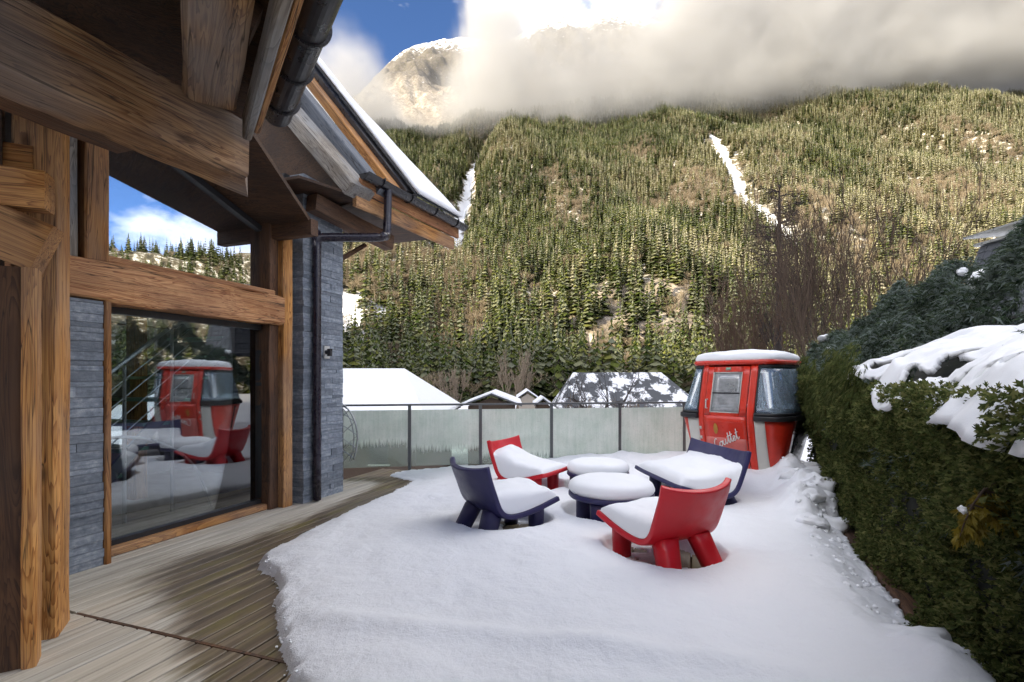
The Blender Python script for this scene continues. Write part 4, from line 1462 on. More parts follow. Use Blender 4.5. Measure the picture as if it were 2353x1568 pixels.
# ================================================================== LOUNGE FURNITURE
PROF = [(-.44, .69), (-.40, .61), (-.31, .44), (-.225, .315), (-.13, .262), (.01, .262), (.18, .295), (.32, .335), (.42, .365)]
PRS = smooth_path([Vector((0, a, b)) for a, b in PROF], 5)
PY = np.array([p.y for p in PRS]); PZ = np.array([p.z for p in PRS])
NS = len(PRS)
PT = np.linspace(0, 1, NS)
CURV = 0.10 * (1 - sstep(0.0, 0.55, PT)) + 0.0


def bend(x, W, s_):
    return np.interp(s_, PT, CURV) * (2 * x / W) ** 2


def leg_mesh(m, a, b, ra, rb, n=12, sq=2.6):
    """tapered leg of rounded-square section"""
    a = Vector(a); b = Vector(b); vs_ = []; fs_ = []
    for k in range(5):
        q = k / 4; p = a.lerp(b, q)
        for i in range(n):
            t = 2 * math.pi * i / n
            c, s_ = math.cos(t), math.sin(t)
            rx = ra[0] + (rb[0] - ra[0]) * q; ry = ra[1] + (rb[1] - ra[1]) * q
            vs_.append((p.x + rx * math.copysign(abs(c) ** (2 / sq), c), p.y + ry * math.copysign(abs(s_) ** (2 / sq), s_), p.z))
    for k in range(4):
        for i in range(n):
            j = (i + 1) % n
            fs_.append((k * n + i, (k + 1) * n + i, (k + 1) * n + j, k * n + j))
    fs_.append(tuple(range(n))); fs_.append(tuple(4 * n + i for i in range(n))[::-1])
    m.add(vs_, fs_)


def lounge(name, key, mat, label, cat, group=None, slot=False):
    c, hd, W = CHAIRS[key]
    t = thing(name, c, label, cat, group, -hd)
    M = WM[t.name]
    nv = 15
    v = []
    for i in range(NS):
        for j in range(nv):
            x = W * (j / (nv - 1) - .5)
            edge = 0.012 * (abs(2 * x / W) ** 6)
            v.append((x * (1 - 0.03 * (1 - PT[i])), PY[i] + bend(x, W, PT[i]), PZ[i] + edge + 0.03 * (1 - sstep(0, .15, PT[i])) * (2 * x / W) ** 2))
    me = np_mesh('shell', np.array(v), grid_faces(NS, nv), mat)
    o = bpy.data.objects.new('shell', me); link(o, t, M)
    so = o.modifiers.new('thick', 'SOLIDIFY'); so.thickness = .048; so.offset = 1.0
    bv = o.modifiers.new('round', 'BEVEL'); bv.width = .01; bv.segments = 2; bv.limit_method = 'ANGLE'; bv.angle_limit = R(50)
    kx = .31
    for sx in (-1, 1):
        for yy, tgt, za, zb, ra, rb in ((.25, .25, .31, 0.0, (.085, .07), (.075, .062)), (-.2, -.33, .285, 0.0, (.1, .09), (.088, .08))):
            m = MB()
            leg_mesh(m, (sx * W * (kx if yy > 0 else .24), yy, za), (sx * W * (kx if yy > 0 else .33), tgt, zb), ra, rb)
            m.build('leg', mat, t, M, local=True, smooth=True)
    if slot:
        m = MB(); m.box((.05, -.43, .60), (.2, .02, .022)); ob = m.build('handle_slot', M_redd, t, M, local=True, bevel=.006)  # raised box, coloured dark to paint the shade of a cut slot
        ob.matrix_basis = Matrix.Translation((0.0, 0.012, 0.0)) @ Matrix.Rotation(R(0), 4, 'X')
    return t


M_redd = plain('slot_shade_red', (0.16, 0.004, 0.008), 0.6, 0.1, 5)


def seat_snow(key, label, zb, zf, pile=None):
    c, hd, W = CHAIRS[key]
    M = Matrix.Translation(c) @ Matrix.Rotation(-hd, 4, 'Z')
    s0 = float(np.interp(-zb, -PZ[:14], PT[:14])); ns, nx = 44, 34
    top = []; bot = []
    Wi = W * .95
    for i in range(ns):
        q = i / (ns - 1)
        s_ = s0 + (0.975 - s0) * q
        y = float(np.interp(s_, PT, PY)); z = float(np.interp(s_, PT, PZ))
        for j in range(nx):
            x = Wi * (j / (nx - 1) - .5)
            u = abs(2 * x / Wi)
            yy = y + float(bend(x, W, s_))
            zz = z + .012 * u ** 6 + .002
            fx = (1 - u ** 7) ** .45 if u < 1 else 0
            fy = min(1, (1 - q) * 9) ** .45
            zt = zb + (zf - zb) * sstep(0, 1, q)
            if pile: zt += pile(x / W, y)
            zt += .03 * float(fbm(np.array(x * 3.5 + c.x * 7), np.array(y * 3.5 + c.y * 5), 3, 4))
            th = max(0.0, (float(zt) - zz)) * fx * fy
            over = .018 * fx
            top.append((x * (1 + .03 * (fx > 0)), yy + .0, zz + th)); bot.append((x, yy, zz - .001))
    f1 = grid_faces(ns, nx); f2 = grid_faces(ns, nx)[:, ::-1] + ns * nx
    me = np_mesh('snow_heap', np.array(top + bot), np.concatenate([f1[:, ::-1], f2[:, ::1]]), M_cap)
    o = bpy.data.objects.new('snow_heap', me); link(o, None, M)
    tag(o, label, 'snow')
    return o


def bump(cx_, cy_, rx, ry, h):
    return lambda x, y: h * math.exp(-((x - cx_) / rx) ** 2 - ((y - cy_) / ry) ** 2)


lounge('lounge_chair', 'F', M_redp, 'red plastic lounge chair seen from behind, with a slot in its back', 'chair', slot=True)
lounge('lounge_chair', 'B', M_bluep, 'navy blue plastic lounge chair in the snow beside the wet deck', 'chair')
lounge('lounge_chair', 'R', M_redp, 'red plastic lounge chair by the glass balustrade, snow heaped against its back', 'chair')
lounge('love_seat', 'L', M_bluep, 'wide navy blue plastic love seat in front of the red cabin', 'love seat')
seat_snow('F', 'thick snow cushion on the seat of the red chair seen from behind', .44, .45)
seat_snow('B', 'thick snow cushion on the seat of the navy lounge chair', .47, .47)
seat_snow('R', 'snow heaped against the backrest and seat of the red chair by the balustrade', .56, .43, bump(.02, -.22, .3, .14, .09))
seat_snow('L', 'thick uneven snow cushion filling the navy love seat', .56, .46, bump(.1, -.12, .4, .14, .04))


def table(key, label, slabel):
    c, rad = TABLES[key]
    t = thing('round_table', c, label, 'table', None)
    M = WM[t.name]
    m = MB(); n = 48
    prof = [(0.0, .275), (.86, .275), (.97, .285), (1.0, .30), (1.0, .325), (.985, .335), (0.0, .335)]
    vs_ = []; fs_ = []
    for (q, z) in prof:
        for i in range(n): vs_.append((q * rad * math.cos(6.28318 * i / n), q * rad * math.sin(6.28318 * i / n), z))
    for k in range(len(prof) - 1):
        for i in range(n):
            j = (i + 1) % n
            fs_.append((k * n + i, k * n + j, (k + 1) * n + j, (k + 1) * n + i))
    m.add(vs_, fs_); m.build('table_top', M_bluep, t, M, local=True, smooth=True)
    for k in range(4):
        a = R(45 + 90 * k + (12 if key == 'near' else 40))
        m = MB(); leg_mesh(m, (rad * .66 * math.cos(a), rad * .66 * math.sin(a), .285), (rad * .7 * math.cos(a), rad * .7 * math.sin(a), 0), (.1, .08), (.085, .07))
        m.build('leg', M_bluep, t, M, local=True, smooth=True)
    # snow
    nr, na = 16, 64
    v = []; f = []
    for i in range(nr + 6):
        for k in range(na):
            a = 6.28318 * k / na
            if i < nr:
                q = i / (nr - 1) * .97
                z = .335 + .155 * (1 - .22 * q * q) + .006 * float(fbm(np.array(q * 3 * math.cos(a) + c.x), np.array(q * 3 * math.sin(a)), 5, 3)) - .05 * max(0, q - .8) ** 2 * 25 * .8
            else:
                w = (i - nr + 1) / 6
                q = .97 + .05 * math.sin(w * 3.14) - .03 * w
                z = .335 + (.155 * .78 - .04) * (1 - w)
            wob = 1 + .02 * float(fbm(np.array(math.cos(a) * 2 + c.y), np.array(math.sin(a) * 2), 6, 2))
            v.append((q * rad * wob * math.cos(a), q * rad * wob * math.sin(a), z))
    tot = nr + 6
    for i in range(tot - 1):
        for k in range(na):
            k2 = (k + 1) % na
            f.append((i * na + k, (i + 1) * na + k, (i + 1) * na + k2, i * na + k2))
    me = np_mesh('snow_heap', np.array(v), np.array(f), M_cap)
    o = bpy.data.objects.new('snow_heap', me); link(o, None, M); tag(o, slabel, 'snow')


table('near', 'round navy plastic table between the two navy seats, nearer the red chair seen from behind', 'thick round snow cake on the navy table near the red chair seen from behind')
table('far', 'smaller round navy plastic table nearer the glass balustrade', 'thick round snow cake on the navy table nearer the balustrade')

# ================================================================== GLASS BALUSTRADE
rail = thing('balustrade', RA, 'glass balustrade with steel handrail and frosted panes along the end of the terrace', 'balustrade')
rd = (RB - RA).normalized(); rn = Vector((rd.y, -rd.x, 0))
m = MB(); m.bar(RA + Z3 * 1.1, RB + rd * .6 + Z3 * 1.1, .06, .03); m.build('handrail', M_dsteel, rail, bevel=.006)


def railpos(px):
    k = (px - F) / F
    return (k * RA.y - RA.x) / (rd.x - k * rd.y)


posts = [0.0, railpos(785), railpos(941), railpos(1104), railpos(1267), railpos(1424), railpos(1572), railpos(1690)]
for s_ in posts:
    m = MB(); m.bar(RA + rd * s_ - Z3 * .16, RA + rd * s_ + Z3 * 1.085, .05, .02, up=rn); m.build('post', M_dsteel, rail)
for k, (a, b) in enumerate(zip(posts[:-1], posts[1:])):
    L_ = b - a - .05
    mid = RA + rd * ((a + b) / 2) + Z3 * .14
    Mp = Matrix(((rd.x, -rn.x, 0, mid.x), (rd.y, -rn.y, 0, mid.y), (0, 0, 1, mid.z), (0, 0, 0, 1)))
    m = MB(); m.box((0, 0, .44), (L_, .012, .88)); o = m.build('glass_pane', M_frost, rail, Mp, local=True)
    o['clear'] = (0.7, 0.8, 0.62, 0.36, 0.2, 0.12, 0.12)[k]
# curved lattice rail of the stair down, beside the pier
tr_ = thing('lattice_rail', at(800, 1052, 7.35), 'curved white metal lattice rail beside the stone pier', 'railing')
arc = smooth_path([at(770, 925, 7.3), at(792, 933, 7.3), at(811, 958, 7.3), at(821, 995, 7.3), at(819, 1030, 7.3), at(812, 1056, 7.3)], 6)
arc2 = [p + Vector((-.055, .02, -.02)) for p in arc]
m = MB(); m.tube(arc, .012, 8); m.build('rail', M_steel, tr_, smooth=True)
m = MB(); m.tube(arc2, .009, 8); m.build('rail', M_steel, tr_, smooth=True)
foot = at(775, 1056, 7.3)
for k in range(4, len(arc) - 1, 5):
    p = arc[k]
    for sg in (-1, 1):
        e = p + Vector((-.24, 0, sg * .2 - .03))
        if e.z < .18: continue
        m = MB(); m.tube([p, e], .006, 6); m.build('lattice_bar', M_steel, tr_)

# ================================================================== OLD CABLE CAR CABIN
GC = Vector((3.42, 7.45, 0)); GR = R(-48)
cabin = thing('gondola_cabin', GC, 'old red cable car cabin with rounded windows parked on the snowy terrace', 'cable car cabin', None, GR)
GM = WM[cabin.name]
SZ = [(.10, .50, .49), (.2, .555, .54), (.45, .62, .605), (.98, .735, .715), (1.05, .73, .71), (1.72, .565, .55), (1.80, .57, .555)]
EXN = 5.4


def half(z):
    zz = [q[0] for q in SZ]
    return float(np.interp(z, zz, [q[1] for q in SZ])), float(np.interp(z, zz, [q[2] for q in SZ]))


def ring_pt(th, z, off=0.0):
    a, b = half(z); a += off; b += off
    c, s_ = math.cos(th), math.sin(th)
    k = (abs(c) ** EXN + abs(s_) ** EXN) ** (-1 / EXN)
    return Vector((a * c * k, b * s_ * k, z))


def th_for_x(x, z, side=-1):
    """angle on the front where local x is reached"""
    a, b = half(z)
    x = max(-a * .995, min(a * .995, x))
    y = side * b * (1 - abs(x / a) ** EXN) ** (1 / EXN)
    return math.atan2(y / b, x / a)


def patch(name, lo, hi, z0, z1, mat, parent, off=0.0, thick=.02, nu=10, nz=6, smooth=True):
    """lo/hi: ('x', value) on the front side or ('t', angle)"""
    def ang(q, z):
        return th_for_x(q[1], z) if q[0] == 'x' else q[1]
    va = []; vb = []
    for i in range(nu + 1):
        for j in range(nz + 1):
            z = z0 + (z1 - z0) * j / nz
            a0, a1 = ang(lo, z), ang(hi, z)
            if a1 < a0: a1 += 2 * math.pi
            if lo[0] == 'x' and hi[0] == 'x':
                x = lo[1] + (hi[1] - lo[1]) * i / nu
                th = th_for_x(x, z)
            else:
                th = a0 + (a1 - a0) * i / nu
            va.append(ring_pt(th, z, off)); vb.append(ring_pt(th, z, off - thick))
    f1 = grid_faces(nu + 1, nz + 1); n_ = len(va)
    f2 = f1[:, ::-1] + n_
    rim = []
    idx = lambda i, j: i * (nz + 1) + j
    loop = [idx(i, 0) for i in range(nu + 1)] + [idx(nu, j) for j in range(1, nz + 1)] + [idx(i, nz) for i in range(nu - 1, -1, -1)] + [idx(0, j) for j in range(nz - 1, 0, -1)]
    for k in range(len(loop)):
        a, b = loop[k], loop[(k + 1) % len(loop)]
        rim.append((a, a + n_, b + n_, b))
    fs_ = [tuple(int(q) for q in f) for f in f1] + [tuple(int(q) for q in f) for f in f2] + rim
    m = MB(); m.add(va + vb, fs_)
    me_o = m.build(name, mat, parent, GM, local=True, smooth=False)
    nface = len(f1)
    sm = [True] * (2 * nface) + [False] * len(rim)
    me_o.data.polygons.foreach_set('use_smooth', sm if smooth else [False] * len(sm))
    return me_o


FD = .29
# lower body: red sides, pale stripes by the door, dark end
patch('body_panel', ('x', .52), ('t', R(-12)), .12, .97, M_gred, cabin, nu=6, nz=10)
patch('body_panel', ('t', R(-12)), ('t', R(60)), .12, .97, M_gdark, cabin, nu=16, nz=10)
patch('body_panel', ('t', R(60)), ('t', R(180)), .12, .97, M_gred, cabin, nu=20, nz=10)
patch('body_panel', ('t', R(-180)), ('x', -.555), .12, .97, M_gred, cabin, nu=10, nz=10)
patch('white_stripe', ('x', .39), ('x', .52), .12, .97, M_gwhite, cabin, off=.002, nu=4, nz=10)
patch('white_stripe', ('x', -.555), ('x', -.375), .12, .97, M_gwhite, cabin, off=.002, nu=4, nz=10)
patch('door_jamb', ('x', FD + .008), ('x', .39), .12, 1.70, M_gred, cabin, off=.004, nu=3, nz=16)
patch('door_jamb', ('x', -.375), ('x', -FD - .008), .12, 1.70, M_gred, cabin, off=.004, nu=3, nz=16)
# belt bumper and gaskets
patch('bumper', ('x', .375), ('x', -.375), .955, 1.015, M_rubber, cabin, off=.035, thick=.06, nu=60, nz=2) if False else None
for lo, hi in ((('x', .385), ('t', R(90))), (('t', R(90)), ('x', -.37))):
    pb = patch('bumper', lo, hi, .955, 1.02, M_rubber, cabin, off=.035, thick=.06, nu=30, nz=3)
    patch('window_gasket', lo, hi, 1.02, 1.06, M_rubber, cabin, off=.012, thick=.03, nu=30, nz=2)
    patch('window_gasket', lo, hi, 1.655, 1.70, M_rubber, cabin, off=.008, thick=.03, nu=30, nz=2)
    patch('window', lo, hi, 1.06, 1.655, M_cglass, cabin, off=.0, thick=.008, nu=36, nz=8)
for xx in (.392, -.377):
    patch('window_gasket', ('x', xx if xx > 0 else xx - .02), ('x', xx + .02 if xx > 0 else xx), 1.06, 1.655, M_rubber, cabin, off=.006, thick=.02, nu=1, nz=8)
for th in (R(90),):
    m = MB(); m.bar(ring_pt(th, .12), ring_pt(th, 1.0), .06, .04, up=(0, 1, 0)); m.bar(ring_pt(th, 1.0), ring_pt(th, 1.7), .05, .03, up=(0, 1, 0)); m.build('corner_post', M_gred, cabin, GM, local=True)
# roof
m = MB(); n = 56; vs_ = []; fs_ = []
lev = [(1.70, 0.0), (1.70, .03), (1.735, .045), (1.76, .03), (1.80, -.06), (1.83, -.25), (1.845, -.5)]
for z, o_ in lev:
    for i in range(n):
        p = ring_pt(6.28318 * i / n, 1.72, o_); vs_.append((p.x, p.y, z))
for k in range(len(lev) - 1):
    for i in range(n):
        j = (i + 1) % n; fs_.append((k * n + i, k * n + j, (k + 1) * n + j, (k + 1) * n + i))
fs_.append(tuple(6 * n + i for i in range(n)))
m.add(vs_, fs_); m.build('roof', M_gred, cabin, GM, local=True, smooth=True)
m = MB(); m.prism([ring_pt(6.28318 * i / 40, .12) for i in range(40)], (0, 0, .04)); m.build('floor', M_gdark, cabin, GM, local=True)
# door
dr = patch('door', ('x', -FD), ('x', FD), .14, 1.00, M_gred, cabin, off=.006, nu=8, nz=10)
patch('door_panel', ('x', -FD + .015), ('x', FD - .02), .15, .70, M_pinkf, dr, off=.009, thick=.004, nu=8, nz=8)
for a, b, z0, z1 in ((-FD, -.205, 1.0, 1.675), (.195, FD, 1.0, 1.675), (-.205, .195, 1.0, 1.045), (-.205, .195, 1.60, 1.675)):
    patch('door_frame', ('x', a), ('x', b), z0, z1, M_gred, dr, off=.006, nu=4, nz=6)
M_dpane = glass_mat('tinted_pane', .2, (.6, .65, .66))
tt_ = NT('pale_door_pane')
d_ = tt_.n('ShaderNodeBsdfDiffuse'); d_.inputs[0].default_value = (.5, .51, .52, 1)  # pale grey diffuse mixed unevenly into the clear door pane
tr2 = tt_.n('ShaderNodeBsdfTransparent'); tr2.inputs[0].default_value = (.8, .84, .85, 1)
g2 = tt_.n('ShaderNodeBsdfGlossy'); g2.inputs['Roughness'].default_value = .05
nz_ = tt_.noise(tt_.coords('Object', (3, 3, 5)), 2.0, 5, .6)
mA = tt_.n('ShaderNodeMixShader'); tt_.l(tt_.ramp(nz_, [(.35, .25), (.65, .6)]), mA.inputs[0]); tt_.l(d_.outputs[0], mA.inputs[1]); tt_.l(tr2.outputs[0], mA.inputs[2])
mB = tt_.n('ShaderNodeMixShader'); mB.inputs[0].default_value = .15; tt_.l(mA.outputs[0], mB.inputs[1]); tt_.l(g2.outputs[0], mB.inputs[2])
tt_.l(mB.outputs[0], tt_.out.inputs['Surface'])
patch('pane', ('x', -.195), ('x', .185), 1.055, 1.59, tt_.m, dr, off=.0, thick=.006, nu=4, nz=6)
for a, b, z0, z1 in ((-.205, -.195, 1.045, 1.60), (.185, .195, 1.045, 1.60), (-.195, .185, 1.045, 1.055), (-.195, .185, 1.59, 1.60)):
    patch('pane_trim', ('x', a), ('x', b), z0, z1, M_gwhite, dr, off=.012, thick=.012, nu=2, nz=4)
patch('pane_bar', ('x', -.195), ('x', .185), 1.305, 1.32, M_rubber, dr, off=.008, thick=.012, nu=4, nz=1)
patch('door_plate', ('x', -.04), ('x', .03), 1.625, 1.665, M_tread, dr, off=.012, thick=.006, nu=2, nz=1)


def front_pt(x, z, off=.012):
    return ring_pt(th_for_x(x, z), z, off)


m = MB(); m.tube([front_pt(-.245, 1.10, .01), front_pt(-.245, 1.10, .035), front_pt(-.25, 1.22, .04), front_pt(-.25, 1.22, .01)], .009, 8); m.build('handle', M_gwhite, dr, GM, local=True)
patch('hinge', ('x', -.365), ('x', -.34), .66, .70, M_gwhite, cabin, off=.012, thick=.01, nu=1, nz=1)
patch('hinge', ('x', -.365), ('x', -.34), .80, .84, M_gwhite, cabin, off=.012, thick=.01, nu=1, nz=1)
# yellow emblem and hand-painted name on the door
em = []
for i in range(18):
    a = 6.28318 * i / 18
    em.append(front_pt(-.13 + .03 * math.cos(a), .82 + .075 * math.sin(a), .010))
M_emb = plain('emblem_yellow', (.42, .2, .03), .5, .1, 8)
m = MB(); m.prism(em, (0, -.002, 0)); m.build('emblem', M_emb, dr, GM, local=True)


def glyphs():
    """cursive strokes, x to the right, y up, x-height 1"""
    S = []
    S.append([(.75, 1.75), (.6, 1.95), (.35, 1.8), (.1, 1.2), (.05, .5), (.25, .05), (.6, .1), (.95, .4)])                       # C
    x = 1.15
    S.append([(x + .3, 1.0), (x, .8), (x - .1, .35), (x + .15, 0), (x + .42, .3), (x + .45, .75), (x + .3, 1.0), (x + .6, .8)])     # o
    x = 1.85
    S.append([(x, 1.0), (x - .05, .35), (x + .12, 0), (x + .4, .3), (x + .55, 1.0), (x + .5, .3), (x + .65, 0), (x + .85, .3)])     # u
    for x in (2.75, 3.3):
        S.append([(x, .3), (x + .3, 1.3), (x + .42, 2.15), (x + .3, 1.0), (x + .28, .2), (x + .42, 0), (x + .62, .3)])           # t
    S.append([(2.82, 1.32), (3.95, 1.5)])                                                                                         # crossbar
    x = 3.95
    S.append([(x, .35), (x + .35, .65), (x + .32, 1.0), (x + .1, .9), (x + .02, .35), (x + .22, 0), (x + .52, .3)])                # e
    x = 4.5
    S.append([(x, .3), (x + .3, 1.3), (x + .42, 2.2), (x + .3, 1.0), (x + .28, .2), (x + .42, 0), (x + .68, .35)])               # t
    S.append([(x + .08, 1.4), (x + .62, 1.5)])
    return S


m = MB()
ca, sa = math.cos(R(27)), math.sin(R(27))
for st_ in glyphs():
    pts = []
    for p in smooth_path([Vector((a, b, 0)) for a, b in st_], 5):
        gx, gy = (p.x + p.y * .18) * .074, p.y * .062
        X, Zz = gx * ca - gy * sa, gx * sa + gy * ca
        pts.append(front_pt(-.15 + X, .535 + Zz, .012))
    m.tube(pts, .0065, 6)
m.build('lettering', M_letter, dr, GM, local=True, smooth=True)
# bench inside
m = MB(); m.box((0, .35, .5), (.9, .3, .1)); m.box((0, .5, .82), (.9, .08, .5)); bn = m.build('bench', plain('bench_vinyl', (.12, .02, .03), .5, .2, 6), cabin, GM, local=True, bevel=.02)
m = MB(); m.box((.42, 0.0, .5), (.28, .5, .1)); m.box((.5, .0, .82), (.08, .5, .5)); m.build('bench', plain('bench_vinyl_dark', (.09, .015, .04), .5, .2, 6), cabin, GM, local=True, bevel=.02)
# metal hanger stub and side rack
p_ = ring_pt(R(-172), .9, .05)
m = MB(); m.tube([ring_pt(R(-168), .94, .04), ring_pt(R(-168), .93, .12), ring_pt(R(-168), .45, .13)], .013, 8); m.build('ski_rack', M_dsteel, cabin, GM, local=True)
# snow on the cabin roof
nr, na = 14, 72
v = []; f = []
for i in range(nr + 5):
    for k in range(na):
        a = 6.28318 * k / na
        if i < nr:
            q = i / (nr - 1) * .95
            z = 1.845 + .075 + .025 * float(fbm(np.array(q * 2 * math.cos(a) + 3), np.array(q * 2 * math.sin(a)), 7, 3)) - .06 * q ** 6
            z = z - .03 * q ** 2
        else:
            w = (i - nr + 1) / 5
            q = .95 + .045 * math.sin(w * 2.6)
            z = 1.845 - w * .1
        p = ring_pt(a, 1.72, 0.03)
        v.append((p.x * q, p.y * q, z))
for i in range(nr + 4):
    for k in range(na):
        k2 = (k + 1) % na
        f.append((i * na + k, (i + 1) * na + k, (i + 1) * na + k2, i * na + k2))
me = np_mesh('snow_heap', np.array(v), np.array(f), M_cap)
o = bpy.data.objects.new('snow_heap', me); link(o, None, GM); tag(o, 'smooth snow cap on the roof of the red cable car cabin', 'snow')

# ================================================================== HEDGE AND SHRUBS
def hp(t, q, z=0.0):                     # along the hedge, in from its face (positive over the terrace), height
    return H0 + UH * t + NH * q + Z3 * z


hedge = thing('hedge', hp(1.5, -.5, 0), 'tall clipped dark green conifer hedge along the terrace edge', 'hedge')
HT0, HT1 = -2.3, 4.75


def htop(t):
    return 1.42 + .10 * sstep(1.0, 4.0, t) + .10 * fbm(np.asarray(t) * 1.3, np.asarray(t) * 0 + 3, 5, 3)


# near-black core: the hedge's inner shade is painted into its colour
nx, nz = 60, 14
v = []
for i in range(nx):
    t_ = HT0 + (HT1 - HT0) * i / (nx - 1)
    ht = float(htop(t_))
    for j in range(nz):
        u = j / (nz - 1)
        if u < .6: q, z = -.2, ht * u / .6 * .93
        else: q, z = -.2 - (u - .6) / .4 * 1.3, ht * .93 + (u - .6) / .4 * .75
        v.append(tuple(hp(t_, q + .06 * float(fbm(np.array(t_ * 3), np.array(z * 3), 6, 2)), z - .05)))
me = np_mesh('hedge_shade_core', np.array(v), grid_faces(nx, nz), M_core)
o = bpy.data.objects.new('stems', me); link(o, hedge, Matrix.Identity(4)); so = o.modifiers.new('s', 'SOLIDIFY'); so.thickness = .05  # one solid backing sheet, not separate stems


def sprigs(points, normals, size, rng, leaves=4, droop=.5, spread=.9, width=.24, gravity=0.0):
    """small flat twigs of narrow leaflets as one vertex/face array"""
    n = len(points)
    P = np.asarray(points); Nn = np.asarray(normals)
    sz = size * rng.uniform(.55, 1.35, n)
    rnd = rng.normal(size=(n, 3)) * spread
    D = Nn + rnd; D[:, 2] -= droop
    D /= np.linalg.norm(D, axis=1, keepdims=True)
    S = np.cross(D, rng.normal(size=(n, 3))); S /= np.linalg.norm(S, axis=1, keepdims=True)
    V = []; Fc = []
    for k in range(leaves):
        if k == 0: d, b, L = D, P, sz
        else:
            ang = (0.75 if k % 2 else -0.75) * rng.uniform(.7, 1.3, n)
            d = D * np.cos(ang)[:, None] + S * np.sin(ang)[:, None]
            b = P + D * (sz * (0.12 + .62 * k / leaves))[:, None]
            L = sz * (.62 - .07 * k)
        up = np.cross(d, np.cross(D, S))
        up /= np.linalg.norm(up, axis=1, keepdims=True) + 1e-9
        w = (L * width)[:, None]
        mid = b + d * (L * .5)[:, None]
        tip = b + d * L[:, None]
        tip[:, 2] -= gravity * L
        V += [b, mid + up * w, tip, mid - up * w]
    V = np.stack(V, 1).reshape(-1, 3)
    i0 = np.arange(n * leaves) * 4
    Fc = np.stack([i0, i0 + 1, i0 + 2, i0 + 3], -1)
    return V, Fc


rng = np.random.default_rng(3)
def hedge_points(n, rng, jitter=.16):
    # denser where it is near
    t_ = HT0 + (HT1 - HT0) * rng.random(n) ** 1.0
    ht = htop(t_)
    z = rng.random(n) * ht
    bulge = .16 * fbm(t_ * 2.0, z * 2.4, 8, 3) + .10 * fbm(t_ * 5, z * 5, 9, 2)
    q = -.06 + bulge - jitter * rng.random(n) + .10 * sstep(.35, .9, z / ht)
    P = np.stack([H0.x + UH.x * t_ + NH.x * q, H0.y + UH.y * t_ + NH.y * q, z + .02], -1)
    Nn = np.tile(np.array([NH.x, NH.y, .25]), (n, 1))
    return P, Nn


P, Nn = hedge_points(100000, rng)
V, Fc = sprigs(P, Nn, .037, rng, 4, .25, .85, .2)
me = np_mesh('leaves', V, Fc, M_hedge, False)
o = bpy.data.objects.new('leaves', me); link(o, hedge, Matrix.Identity(4)); tag(o, kind='stuff')

# feathery cypress behind and above the hedge, drooping over it
cyp = thing('cypress_shrub', hp(1.5, -1.6, 0), 'spreading blue-green cypress drooping over the hedge with snow in its branches', 'shrub')
def cyp_surface(t_, b):
    """b 0..1 from the hedge top back and up"""
    ztop = np.interp(t_, [-2.3, -.4, .6, 1.5, 3, 4.2, 5.3, 6.5, 7.6], [2.2, 2.32, 2.45, 2.55, 2.72, 2.85, 2.92, 2.85, 2.2])
    q = -.10 - 1.5 * b
    z = (htop(t_) - .12) * (1 - b) + ztop * b + .08 * np.sin(b * 3.14) + .46 * fbm(t_ * 2.1, b * 3.4, 12, 3)
    return q, z


n = 56000
t_ = rng.uniform(-2.3, 7.6, n); b = rng.random(n) ** .8
ok_ = (fbm(t_ * 3.4, b * 5.5, 19, 3) > -.22)
t_ = t_[ok_]; b = b[ok_]; n = len(t_)
q, z = cyp_surface(t_, b)
z = z + .12 * fbm(t_ * 4, b * 7, 14, 3) - rng.random(n) * .16
z = np.where((t_ < 1.6) & (b < .66), z - .3, z)
P = np.stack([H0.x + UH.x * t_ + NH.x * q, H0.y + UH.y * t_ + NH.y * q, z], -1)
Nn = np.tile(np.array([NH.x * .8, NH.y * .8, .35]), (n, 1))
V, Fc = sprigs(P, Nn, .11, rng, 6, .1, .6, .085, .3)
me = np_mesh('sprays', V, Fc, M_cyp, False)
o = bpy.data.objects.new('sprays', me); link(o, cyp, Matrix.Identity(4)); tag(o, kind='stuff')
# drooping sprays that hang over the hedge face
n = 2600
cl = rng.uniform(1.5, 4.7, 26); cz = rng.uniform(1.25, 1.6, 26)
k = rng.integers(0, 26, n)
t_ = cl[k] + rng.normal(size=n) * .16
z = np.minimum(cz[k] + rng.normal(size=n) * .14, 1.8); q = -.02 + .10 * rng.random(n)
P = np.stack([H0.x + UH.x * t_ + NH.x * q, H0.y + UH.y * t_ + NH.y * q, z], -1)
Nn = np.tile(np.array([NH.x * .6, NH.y * .6, -.5]), (n, 1))
V, Fc = sprigs(P, Nn, .08, rng, 6, .4, .5, .085, .4)
me = np_mesh('hanging_sprays', V, Fc, M_hedge, False)
o = bpy.data.objects.new('hanging_sprays', me); link(o, cyp, Matrix.Identity(4)); tag(o, kind='stuff')
# branches
m = MB()
r = random.Random(8)
for k in range(34):
    a = hp(r.uniform(-2.2, 4.7), -1.3 - r.random() * .4, .4); 
    tt = r.uniform(-.3, .3); e = a + UH * tt + NH * r.uniform(.5, 1.3) + Z3 * r.uniform(.9, 1.5)
    m.tube([a, a.lerp(e, .5) + Z3 * .25, e], [.018, .011, .004], 5, False)
m.build('branches', M_bark, cyp)
